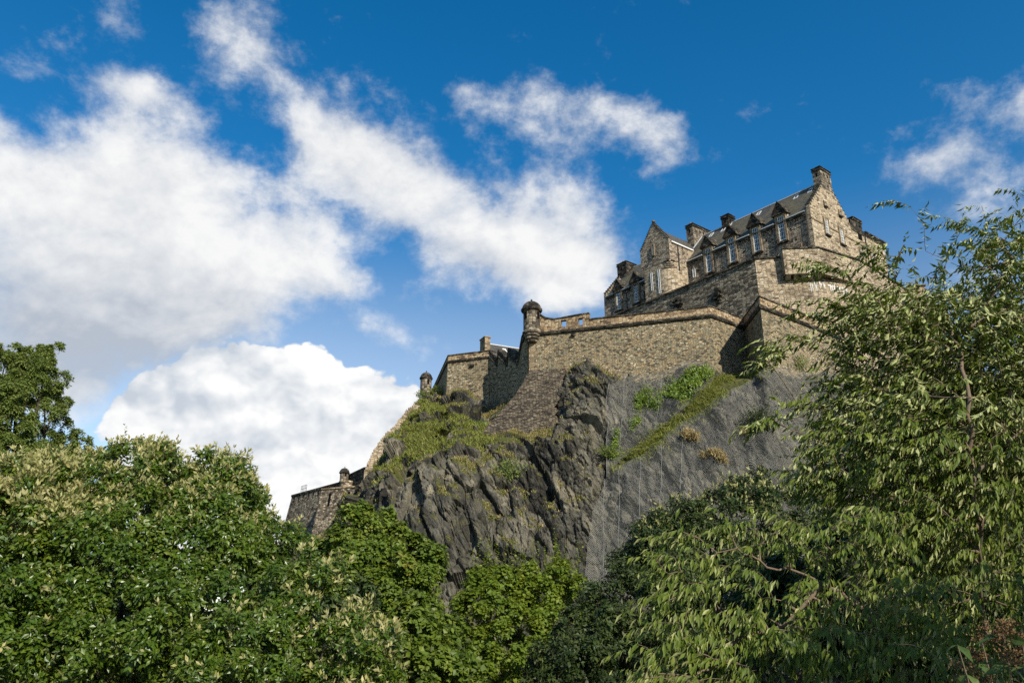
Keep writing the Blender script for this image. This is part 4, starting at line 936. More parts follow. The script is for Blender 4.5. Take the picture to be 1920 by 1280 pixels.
b.build('flashing', M_LEAD, roof)
for (px, py, hgt) in ((1312.5, 419, 1.0), (1185.5, 480, 1.0)):
    pass

# ------------------------------------------------------------------ gabled stair tower projecting from the long face
TB = -6.0
def tl(zx, zy): return la(1120+zx/5.82, 400+zy/5.82, TB)
ar, _ = tl(785, 400); al, _ = tl(445, 480); aap, zap = tl(600, 118); _, ze_r = tl(775, 288); al2, _ = tl(515, 750); _, z_cl = tl(470, 635); _, z_cr = tl(800, 490)
al = aap+(aap-ar)*.96
tow = thing('gabled_tower', 'crow-stepped stair tower with a rounded corner and two tall arched windows, left of the dormers', 'tower', W((ar+al)/2, -3, 66))
zE = ze_r+.1; halfw = (al-ar)/2; aap = (al+ar)/2
zcorb = z_cr
b = MB(); box(b, ar, al, TB, .6, zcorb, zE)
n = 14
for k in range(n):
    f0 = halfw*k/n*.97; z0 = zE+(zap-zE)*k/n; z1 = zE+(zap-zE)*(k+1)/n; box(b, ar+f0, al-f0, TB, TB+.7, z0, z1)
b.build('upper_wall', M_HALL, tow)
al3 = al2; R_ = 3.0
b = MB(); cc = (ar+R_+.05, TB+R_+.05); prof_plan = [(al3, TB+.05)]+[(cc[0]+R_*math.cos(t_), cc[1]+R_*math.sin(t_)) for t_ in np.linspace(-math.pi/2, -math.pi, 15)]+[(ar+.05, .6), (al3, .6)]
# a decreases towards the camera's right: the rounded corner is at the small-a, small-b corner
arc = [(cc[0]-R_*math.sin(t_), cc[1]-R_*math.cos(t_)) for t_ in np.linspace(0, math.pi/2, 16)]
plan = [(al3, TB+.05)]+arc+[(ar+.05, .6), (al3, .6)]
U = 0
for k in range(len(plan)):
    j = (k+1) % len(plan); p, q = plan[k], plan[j]; d = math.hypot(q[0]-p[0], q[1]-p[1])
    b.poly([W(*p, 58), W(*q, 58), W(*q, zcorb), W(*p, zcorb)], [(U, 58), (U+d, 58), (U+d, zcorb), (U, zcorb)]); U += d
b.build('lower_wall', M_GABLE, tow, False)
b = MB()                                                     # corbel steps under the overhanging left shoulder and the squinch on the right
for k in range(3): box(b, al3-.02, al3+(al-al3)*(k+1)/3, TB+.02, TB+4, z_cl-.2+k*.55-.9, z_cl-.2+(k+1)*.55-.9)
box(b, al3, al, TB+.03, .5, z_cl+.56, zcorb)
for k in range(4):
    r2 = R_*(1-(k+1)*.22); c2 = (ar+r2+.03, TB+r2+.03); a2 = [(c2[0]-r2*math.sin(t_), c2[1]-r2*math.cos(t_)) for t_ in np.linspace(0, math.pi/2, 10)]
    pl = [(c2[0]+.2, c2[1]+.2)]+a2; z0 = zcorb-1.5+k*.37
    b.prism([W(*p, z0) for p in pl], [W(*p, z0+.37) for p in pl])
b.build('corbel', M_HALL, tow)
b = MB()
for k in range(n):
    f0 = halfw*k/n*.97; z1 = zE+(zap-zE)*(k+1)/n
    for s, a in ((1, ar+f0), (-1, al-f0)): box(b, a-.08*s, a+.5*s, TB-.08, TB+.78, z1+.001, z1+.14)
b.build('crow_step', M_DARK, tow)
b = MB(); b.lathe(W(aap, TB+.35, 0), [(.32, zap), (.2, zap+.3)]+[(.42*math.sin(t_), zap+.7-.42*math.cos(t_)) for t_ in np.linspace(.4, math.pi, 8)], 14); b.build('finial', M_DARK, tow, True)
b = MB(); zr = zap-.7; zt_ = zE-.15
b.poly([W(ar-.12, TB+.7, zt_), W(ar-.12, 5.5, zt_), W(aap, 5.5, zr), W(aap, TB+.7, zr)]); b.poly([W(al+.12, 5.5, zt_), W(al+.12, TB+.7, zt_), W(aap, TB+.7, zr), W(aap, 5.5, zr)])
tr = b.build('roof', M_SLATE2, tow)
b = MB(); box(b, ar-.3, ar-.05, TB+.72, 2.2, zE-.45, zE-.18); b.build('gutter', M_WHITE, tow)
b = MB(); box(b, ar, ar+.8, .6, 3.2, EAV-1, zE-.2); b.build('cheek_wall', M_GABLE, tow)
b = MB(); b.lathe(W(ar-.14, TB+2.9, 0), [(.11, zcorb-2), (.11, zE-.6), (.01, zE-.59)], 8); b.build('drainpipe', M_IRON, tow)
TF = ('L', TB)
def tw(x0, y0, x1, y1, cols, rows, arched, base=0.0):
    a0, z1 = tl(x0, y0); a1, z0 = tl(x1, y1); window(tow, TF, min(a0, a1), max(a0, a1), z0, z1, cols, rows, arched, .14, base, not arched)
tw(600, 350, 625, 452, 2, 3, False); tw(580, 643, 612, 838, 2, 6, True, -.05); tw(658, 607, 697, 868, 2, 8, True, -.05)

# ------------------------------------------------------------------ lower range continuing the gable side
rr_ = thing('rear_range', 'lower flat-topped stone range to the right of the hall gable', 'building', W(5, 22, 66))
b = MB(); box(b, .02, 9, 16.02, 29.0, 58, 80.6); b.build('wall', M_GABLE, rr_)
b = MB(); box(b, -.25, 9, 20.8, 29.25, 80.6, 80.95); box(b, -.4, 9, 20.8, 29.4, 80.951, 81.3)
for k in np.arange(20.9, 29.2, .7): box(b, -.22, .0, k, k+.32, 80.1, 80.599)
b.build('cornice', M_DARK, rr_)
b = MB(); box(b, -.12, .0, 16.4, 29.0, 77.35, 77.7); b.build('string_course', M_TRIM, rr_)
b = MB(); b.poly([W(-.1, 15.2, 82.6), W(-.1, 20.6, 81.0), W(4, 20.6, 81.0), W(4, 15.2, 82.6)]); b.poly([W(-.1, 15.2, 82.6), W(-.1, 15.2, 80.0), W(-.1, 20.6, 80.0), W(-.1, 20.6, 81.0)][::-1]); b.build('skew_roof', M_DARK, rr_)
chimney(rr_, .4, 2.6, 17.6, 21.0, 80.5, 84.0, 1)
window(rr_, ('G', .02), 17.4, 18.0, 75.3, 76.4, 1, 2, False, .2); window(rr_, ('G', .02), 22.0, 22.8, 74.2, 76.9, 2, 3, False, .25)
b = MB(); box(b, -.06, .06, 17.9, 19.4, 78.6, 79.9); b.build('dark_opening', M_BLACK, rr_)
b = MB(); b.lathe(W(-.14, 20.6, 0), [(.1, 62), (.1, 80), (.01, 80)], 8); b.build('drainpipe', M_IRON, rr_)

# ------------------------------------------------------------------ slate roofed house behind the bastion
def z5p(x, y): return (780+x/5.12, 550+y/5.12)
YH = 192.0
pL = at_y(*z5p(690, 487), YH); pR = at_y(*z5p(1010, 470), YH+4); e3 = unit((pR-pL)[None, :2])[0]; nb = np.array([-e3[1], e3[0]])
zr = pL[2]; q0 = pL[:2]; Ln = np.linalg.norm(pR[:2]-pL[:2])+14; dw = 6.0; zev = zr-6.5
hs2 = thing('slate_house', 'house with grey slate roof and pale end chimney showing over the zigzag wall', 'house', P3(q0+e3*8, zev-8))
Q = lambda u, v, z: P3(q0+e3*u+nb*v, z)
b = MB(); b.hexa([Q(u, v, z) for z in (zev-12, zev) for u, v in ((0, -dw+.4), (Ln, -dw+.4), (Ln, dw-.4), (0, dw-.4))]); b.poly([Q(0, dw-.4, zev), Q(0, -dw+.4, zev), Q(0, 0, zr-.3)]); b.build('wall', M_TRIM, hs2)
b = MB(); b.poly([Q(-.2, -dw, zev-.1), Q(Ln, -dw, zev-.1), Q(Ln, 0, zr), Q(-.2, 0, zr)]); b.poly([Q(Ln, dw, zev-.1), Q(-.2, dw, zev-.1), Q(-.2, 0, zr), Q(Ln, 0, zr)]); rf = b.build('roof', M_SLATE2, hs2)
b = MB(); b.hexa([Q(u, v, z) for z in (zr-.02, zr+.22) for u, v in ((0, -.2), (Ln, -.2), (Ln, .2), (0, .2))]); b.build('ridge_flashing', M_LEAD, rf)
b = MB(); b.hexa([Q(u, v, zr-6.5/6*-v+h_) for h_ in (0, .2) for u, v in ((3.6, -2.0), (4.5, -2.0), (4.5, -1.0), (3.6, -1.0))]); b.build('skylight', M_WHITE, rf)
b = MB(); b.hexa([Q(u, v, z) for z in (zr-4, zr+1.2) for u, v in ((-1.5, -1.6), (-.02, -1.6), (-.02, 1.6), (-1.5, 1.6))]); ch = b.build('chimney', M_TRIM, hs2)
b = MB(); b.hexa([Q(u, v, z) for z in (zr+1.2, zr+1.5) for u, v in ((-1.65, -1.75), (.1, -1.75), (.1, 1.75), (-1.65, 1.75))]); b.build('chimney_cap', M_TRIM, ch)

# ------------------------------------------------------------------ sloping masonry buttress under the turret corner
bt = thing('buttress', 'sloping dark rubble buttress spreading from the turret corner down into the crag', 'buttress', at_y(985, 790, 134))
le = [(993, 694, 140.2), (988, 703, 139.0), (968, 738, 136.2), (945, 764, 133.6), (912, 800, 130.6), (890, 835, 127)]; re = [(1062, 690, 138.4), (1058, 714, 136.4), (1046, 740, 134.4), (1042, 764, 131.6), (1050, 806, 128.6), (1052, 845, 125.5)]
b = MB(); nu = 12; nv = 24; lp = np.array([at_y(*q) for q in le]); rp = np.array([at_y(*q) for q in re]); rq = np.random.default_rng(4)
def along(P_, t_): s = np.linspace(0, 1, len(P_)); return np.array([np.interp(t_, s, P_[:, k]) for k in range(3)])
G = np.array([[along(lp, v/nv)*(1-u/nu)+along(rp, v/nv)*(u/nu) for u in range(nu+1)] for v in range(nv+1)])
G[..., 1] += .22*fbm2(G[..., 0]*1.3, G[..., 2]*1.5, 61, 4); G[..., 0] += .12*fbm2(G[..., 0]*1.1, G[..., 2]*1.9, 62, 3)
G[:, -1, 0] += rq.normal(size=nv+1)*.25
for v in range(nv):
    for u in range(nu): b.poly([G[v+1, u], G[v+1, u+1], G[v, u+1], G[v, u]], [((G[v_, u_, 0]), (G[v_, u_, 2])) for v_, u_ in ((v+1, u), (v+1, u+1), (v, u+1), (v, u))])
    for u, s in ((0, 1), (nu, -1)):
        q = [G[v+1, u]+[0, 5, 0], G[v+1, u], G[v, u], G[v, u]+[0, 5, 0]]; b.poly(q if s > 0 else q[::-1], m=0 if s > 0 else 1)
b.build('masonry_face', [M_BUTT, M_LEFT], bt)

# ------------------------------------------------------------------ low battered wall at far left
lw = thing('battered_wall', 'low battered rubble wall with loop slits at the far left end of the crag', 'castle wall', at_h(610, 915, 25))
T0 = h2(547.5, 927.5, 30); T1 = h2(603, 910, 30); T2 = h2(641, 902, 30); T3 = T2+(T2-T1)*.3
b = MB(); ribbon(b, [T0+np.array([-1, 9]), T0, T2, T3], 2, 29.6, 1.2, 4.6, 0); b.build('wall', M_LOW, lw)
b = MB(); ribbon(b, [T0+np.array([-1, 9]), T0, T2, T3], 29.6, 30.0, 1.0, .2, .15); b.build('coping', M_DARK, lw)
b = MB(); e_ = unit((T2-T0)[None])[0]
for s in np.arange(1.5, np.linalg.norm(T2-T0)-1, 2.3): p = T0+e_*s; ribbon(b, [p, p+e_*.28], 28.0, 29.55, .1, .27, .10)
b.build('loop_slit', M_BLACK, lw)
F0 = at_h(603.5, 918, 28)[:2]; F1 = at_h(640, 915, 28)[:2]; F2 = at_h(668, 913, 28)[:2]
b = MB(); ribbon(b, [F0+np.array([-.8, 8]), F0, F1, F2], 4, 28.0, 1.0, 3.4, 0); b.build('front_face', M_LOW, lw)
b = MB(); ribbon(b, [F0+np.array([-.8, 8]), F0, F1, F2], 28.0, 28.3, 1.0, .16, .12); b.build('coping', M_TRIM, lw)
for px in (619, 637, 654):
    p = F0+(F2-F0)*((px-603.5)/64.5); e_ = unit((F2-F0)[None])[0]; b = MB(); ribbon(b, [p, p+e_*.55], 24.6, 27.2, .1, .55, .2); b.build('loop_slit', M_BLACK, lw)
c = at_y(651, 908, 160); b = MB(); b.lathe([c[0], 160, 0], [(1.35, c[2]-2.5), (1.3, c[2]+.25), (1.45, c[2]+.3), (1.45, c[2]+.6), (.5, c[2]+.62)], 28); b.build('round_bastion', M_GABLE, lw, True)
R0_ = at_y(652, 893, 162); R1_ = at_y(684, 878, 154)
b = MB(); ribbon(b, [R0_[:2], R1_[:2]], [R0_[2]-6, R1_[2]-6], [R0_[2], R1_[2]], 1.0); b.build('upper_wall', M_DARK, lw)
b = MB(); ribbon(b, [R0_[:2], R1_[:2]], [R0_[2], R1_[2]], [R0_[2]+.3, R1_[2]+.3], 1.1, .15, .15); b.build('coping', M_DARK, lw)
rl = thing('railing', 'small thin metal railing on top of the low wall at far left', 'railing', P3(T0+(T2-T0)*.2, 30))
e_ = unit((T2-T0)[None])[0]; pa = T0+(T2-T0)*.18-np.array([0, -.5]); pb = pa+e_*2.6
for k in range(5): p = pa+(pb-pa)*k/4; V_, F_ = tube_arrays([(np.array([P3(p, 29.9), P3(p, 31.5)]), [.05, .05])], 5); np_mesh('post', V_, F_, M_IRON, rl)
for z in (30.8, 31.5): V_, F_ = tube_arrays([(np.array([P3(pa, z), P3(pb, z)]), [.04, .04])], 5); np_mesh('rail', V_, F_, M_IRON, rl)

# ------------------------------------------------------------------ tumbled wall on the skyline ridge
rw = [(683, 884, 150.5), (690, 866, 151.5), (697, 851, 152.5), (705, 838, 153), (713, 826, 153.5), (722, 814, 154.5), (732, 805, 155.5), (741, 796, 156), (750, 785, 157.5), (759, 774, 159), (768, 764, 161), (778, 755, 163)]
rt = thing('ridge_wall', 'broken pale rubble wall climbing the skyline ridge between the two small turrets', 'wall', at_y(720, 830, 153))
b = MB()
for (xa, ya, Ya), (xb, yb, Yb) in zip(rw[:-1], rw[1:]):
    for k in range(3):
        f = (k+.5)/3; p = at_y(xa+(xb-xa)*k/3, ya+(yb-ya)*f, Ya-1.8); q = at_y(xa+(xb-xa)*(k+1)/3+4, ya+(yb-ya)*f, Yb-2.4); zt = p[2]+rq.uniform(-.15, .3)
        b.hexa([P3(p[:2], zt-4.5), P3(q[:2]+np.array([.6, 0]), zt-4.5), P3(q[:2]+np.array([.6, 1.6]), zt-4.5), P3(p[:2]+np.array([0, 1.6]), zt-4.5), P3(p[:2], zt), P3(q[:2]+np.array([.6, 0]), zt-.1), P3(q[:2]+np.array([.6, 1.6]), zt), P3(p[:2]+np.array([0, 1.6]), zt)])
b.build('rubble_courses', M_GABLE, rt)
#@@TREES
# ------------------------------------------------------------------ trees and shrubs in front of the crag
def depth_scale(px, py, Y):
    p = at_y(px, py, Y); return p, (p[1]*math.cos(PITCH)+(p[2]-CZ)*math.sin(PITCH))/F
def limb_lines(base, fork, tips, r0, rng, n=6):
    lines = [(np.linspace(base, fork, 5)+np.concatenate([[[0, 0, 0]], rng.normal(size=(3, 3))*.04, [[0, 0, 0]]]), np.linspace(r0, r0*.75, 5))]
    for tp in tips:
        t_ = np.linspace(0, 1, n)[:, None]; mid = fork*.5+tp*.5+np.array([0, 0, -.15])*np.linalg.norm(tp-fork)+rng.normal(size=3)*.08*np.linalg.norm(tp-fork)
        P = (1-t_)**2*fork+2*t_*(1-t_)*mid+t_**2*tp; lines.append((P, np.linspace(r0*.45, r0*.06, n)))
    return lines
def dense_tree(name, label, cat, ells, n_b, br, n_sh, n_lf, L, wr, mat, seed, base, r0=.16, group=None, up=.35, axis_up=.3, tilt=(50, 105), blossom=None, spikes=0, parts=('trunk', 'crown'), droop=.2, jit=.5, sph=1.0):
    """ells: (px, py, Y, rx px, ry px, depth m, weight)"""
    rng = np.random.default_rng(seed); E = []
    for (px, py, Y, rx, ry, rd, wt) in ells:
        p, sc = depth_scale(px, py, Y); E.append((p, np.array([rx*sc, rd, ry*sc*1.05]), wt))
    base = np.array([base[0], base[1], ground_z(np.array([base[0]]), np.array([base[1]]))[0]-.1])
    root = thing(name, label, cat, base, group)
    wts = np.array([e[2]*np.prod(e[1])**(2/3) for e in E]); wts /= wts.sum()
    Bc, Bo = [], []
    while len(Bc) < n_b:
        k = rng.choice(len(E), p=wts); c, r, _ = E[k]; d = unit(rng.normal(size=3)[None])[0]
        if d[1] > .2 and rng.random() < .55: continue
        if d[2] < -.5 and rng.random() < .6: continue
        f = rng.beta(5, 1.3); p = c+d*r*f
        if any(i != k and (((p-c2)/r2)**2).sum() < .45 for i, (c2, r2, _) in enumerate(E)): continue
        Bc.append(p); Bo.append(unit((d/r)[None])[0])
    Bc = np.array(Bc); Bo = np.array(Bo); bs = br*rng.uniform(.6, 1.35, n_b)
    k = np.repeat(np.arange(n_b), n_sh); n = len(k)
    d = unit(Bo[k]*.8+np.array([0, 0, up])+rng.normal(size=(n, 3))*.75)
    P = Bc[k]+d*(bs[k]*rng.uniform(.35, 1.0, n)**.6)[:, None]
    ax = unit(d*.7+np.array([0, 0, axis_up])+rng.normal(size=(n, 3))*.25)
    j = np.repeat(np.arange(n), n_lf); N_ = len(j)
    ang = rng.uniform(0, 2*np.pi, N_); t1 = unit(np.cross(ax[j], rng.normal(size=(N_, 3)))); t2 = np.cross(ax[j], t1)
    perp = t1*np.cos(ang)[:, None]+t2*np.sin(ang)[:, None]; tl_ = np.radians(rng.uniform(*tilt, N_))[:, None]
    D = ax[j]*np.cos(tl_)+perp*np.sin(tl_)+np.array([0, 0, -droop]); Nn = ax[j]*np.sin(tl_)-perp*np.cos(tl_)+rng.normal(size=(N_, 3))*jit
    LL = L*rng.uniform(.6, 1.25, N_); Pb = P[j]-ax[j]*(rng.uniform(0, .9, N_)*L*1.3)[:, None]+D*.12*L
    tb = np.clip(rng.beta(2, 2, N_)*.6+rng.beta(2, 2, n_b)[k[j]]*.4, 0, 1)
    V, T = leaves(Pb, D, Nn, LL, LL*wr*rng.uniform(.8, 1.2, N_), .18, .10)
    if spikes:   # upright leader shoots standing out of the outline
        tops = np.argsort(-(Bc[:, 2]-.3*Bc[:, 1]*0+rng.normal(size=n_b)*.25*br))[:spikes]
        sp = np.repeat(tops, 22); h = np.tile(np.linspace(0, 1, 22), len(tops)); hh = rng.uniform(1.8, 3.4, len(tops)).repeat(22)*br*sph
        Ps = Bc[sp]+np.stack([rng.normal(size=len(tops)).repeat(22)*.12*h, 0*h, h*hh+.3*br], 1); a2 = rng.uniform(0, 6.28, len(sp))
        Ds = np.stack([np.cos(a2), np.sin(a2), .25+.5*h], 1); V2, T2_ = leaves(Ps, Ds, np.array([0, 0, 1.])+rng.normal(size=(len(sp), 3))*.4, L*(1-.45*h), L*wr*(1-.45*h), .2, .1)
        T = np.concatenate([T, T2_+len(V)]); V = np.concatenate([V, V2]); tb = np.concatenate([tb, .5+.5*rng.random(len(sp))])
    np_mesh(parts[1], V, T, mat, root, attrs={'tint': np.repeat(tb, 5)})
    if blossom:
        bm, prob, cnt, bl = blossom; pr = prob(proj(P)) if callable(prob) else np.full(n, prob)
        q = np.where((rng.random(n) < pr) & (d @ np.array([0, -.45, .9]) > .35))[0]; q2 = np.repeat(q, cnt); m_ = len(q2)
        a2 = rng.uniform(0, 6.28, m_); pp = t1[:1]*0+unit(np.cross(ax[q2], rng.normal(size=(m_, 3)))); Dd = unit(ax[q2]*rng.uniform(.5, 1.3, m_)[:, None]+pp*.75+np.array([0, 0, .2]))
        LL = bl*rng.uniform(.6, 1.3, m_); V, T = leaves(P[q2]+ax[q2]*(rng.uniform(0, 1.0, m_)*bl*1.2)[:, None], Dd, np.cross(Dd, rng.normal(size=(m_, 3))), LL, LL*.42, .1, .1)
        np_mesh('blossom', V, T, bm, root, attrs={'tint': np.repeat(rng.beta(2, 2, m_), 5)})
    c = np.mean([e[0] for e in E], 0); fork = base*.45+c*.55; fork[2] = base[2]+(c[2]-base[2])*.55; fork[:2] = base[:2]*.7+c[:2]*.3
    V, T = tube_arrays(limb_lines(base, fork, Bc[rng.choice(n_b, min(n_b, 46), replace=False)], r0, rng), 6)
    np_mesh(parts[0], V, T, M_BARK, root, smooth=True); return root

GRP = 'leafy trees and shrubs in front of the crag'
def pr_big(xy): x, y = xy; return .42*np.clip(.6-(y-900)/230, .03, .75)*(1-.35*((x > 240) & (y > 930)))
def pr_left(xy): x, y = xy; return np.clip(.6-(y-930)/200, .03, .6)
def pr_low(xy): x, y = xy; return np.clip(.08+(x-560)/600, .03, .25)
dense_tree('broadleaf_tree', 'large dense green tree with pale flower tips filling the lower left corner', 'tree',
           [(290, 1075, 14.5, 245, 205, 1.9, 1), (400, 1120, 14.0, 175, 160, 1.6, 1), (180, 1150, 13.6, 260, 190, 1.7, 1), (330, 1230, 13.0, 280, 150, 1.6, 1.0), (270, 925, 14.8, 95, 75, 1.1, 1), (400, 960, 14.6, 75, 75, 1.1, .9), (150, 940, 14.4, 110, 70, 1.1, .8)],
           390, .38, 84, 5, .090, .50, L_BIG, 101, at_y(270, 1300, 15)[:2], .16, GRP, spikes=34, sph=.38, blossom=(L_PALE, pr_big, 5, .085))
dense_tree('broadleaf_tree', 'tree thick with pale flower heads at the left edge, beneath the tall far tree', 'tree',
           [(60, 1040, 13.4, 140, 150, 1.4, 1), (-60, 1080, 13.0, 170, 170, 1.4, .8), (20, 1200, 12.6, 170, 130, 1.3, .8)],
           120, .32, 68, 5, .090, .50, L_BIG, 102, at_y(-20, 1300, 14)[:2], .14, GRP, blossom=(L_PALE, pr_left, 7, .095))
dense_tree('broadleaf_tree', 'pale tipped shrub sloping down right of the large dense tree', 'tree',
           [(560, 1200, 12.6, 110, 130, 1.1, 1), (650, 1260, 12.2, 95, 95, 1.0, 1), (480, 1260, 12.0, 140, 110, 1.1, 1)],
           120, .26, 60, 5, .085, .42, L_BIG, 103, at_y(560, 1340, 12.8)[:2], .10, GRP, blossom=(L_PALE, pr_low, 5, .085))
dense_tree('sycamore_tree', 'rounded sycamore with reddish tinged leaves in front of the bare rock face', 'tree',
           [(685, 1030, 24, 62, 80, 1.3, 1), (720, 1070, 24, 75, 80, 1.4, 1), (650, 1110, 23.5, 75, 110, 1.5, 1), (735, 1110, 23.6, 100, 105, 1.6, 1), (690, 1200, 23, 130, 110, 1.8, 1)],
           260, .36, 56, 6, .13, .85, L_SYC, 104, at_y(690, 1300, 25)[:2], .2, GRP, axis_up=.55)
dense_tree('sycamore_tree', 'low young sycamore between the pale tipped shrub and the yellow green maple', 'tree',
           [(770, 1215, 18, 85, 75, 1.1, 1), (820, 1270, 17.5, 80, 60, 1.1, 1), (720, 1270, 17.5, 80, 50, 1, 1)],
           90, .30, 40, 6, .125, .85, L_SYC, 105, at_y(780, 1340, 18.5)[:2], .1, GRP, axis_up=.55)
dense_tree('maple_tree', 'yellow green young maple with upright leader shoots at the foot of the crag', 'tree',
           [(930, 1170, 27, 85, 95, 1.7, 1), (1040, 1165, 27.5, 85, 105, 1.7, 1), (980, 1240, 26, 140, 90, 1.8, 1), (1100, 1230, 27, 60, 90, 1.4, .8)],
           200, .40, 54, 5, .128, .9, L_YEL, 106, at_y(985, 1300, 28)[:2], .14, GRP, axis_up=.7, spikes=34)
dense_tree('evergreen_shrub', 'dark evergreen tree with small pale tips in front of the lower wire net', 'tree',
           [(1340, 1060, 21, 150, 112, 1.8, 1), (1240, 1085, 20.5, 70, 105, 1.5, 1), (1450, 1010, 21.5, 110, 105, 1.6, .9), (1190, 1160, 20, 80, 105, 1.5, .9), (1330, 1190, 19.5, 200, 140, 1.8, .9), (1400, 1000, 21, 95, 85, 1.5, 1), (1300, 1030, 21, 70, 70, 1.3, 1)],
           330, .40, 50, 6, .105, .42, L_DARK, 107, at_y(1330, 1320, 21.5)[:2], .18, GRP, blossom=(L_PALE, lambda xy: np.clip(.14-(xy[1]-960)/400, 0.0, .16), 4, .09))
dense_tree('evergreen_shrub', 'dark green low shrub in shade between the yellow green maple and the drooping cherry branches', 'tree',
           [(1130, 1215, 19, 85, 85, 1.2, 1), (1080, 1270, 18, 90, 60, 1.1, 1), (1200, 1265, 18, 90, 70, 1.2, 1)],
           90, .34, 42, 6, .11, .5, L_DARK, 108, at_y(1130, 1340, 19.5)[:2], .1, GRP)
dense_tree('tall_tree', 'tall far tree with clumped foliage rising at the left edge of the picture', 'tree',
           [(20, 800, 46, 78, 120, 3.0, 1), (72, 715, 46, 36, 85, 1.6, 1.3), (80, 800, 46.5, 36, 90, 1.6, 1.2), (45, 740, 46, 40, 90, 1.8, 1), (-20, 720, 46, 70, 65, 2.4, 1), (10, 690, 46, 40, 40, 1.6, .7), (40, 860, 46, 60, 60, 2.4, .8), (10, 960, 46, 85, 110, 2.6, .6)],
           320, .50, 115, 6, .16, .42, L_FAR, 109, at_y(5, 1180, 47)[:2], .4, 'far trees at the left edge', axis_up=1.0, up=.6)
dense_tree('tall_tree', 'small far tree to the right of the tall far tree at the left edge', 'tree',
           [(135, 860, 50, 34, 42, 1.4, 1), (110, 880, 50, 40, 40, 1.4, 1), (160, 875, 50, 18, 22, .8, .5), (125, 960, 50, 45, 80, 1.5, .7)],
           80, .50, 80, 6, .18, .45, L_FAR, 110, at_y(125, 1180, 50)[:2], .25, 'far trees at the left edge', axis_up=1.0, up=.6)

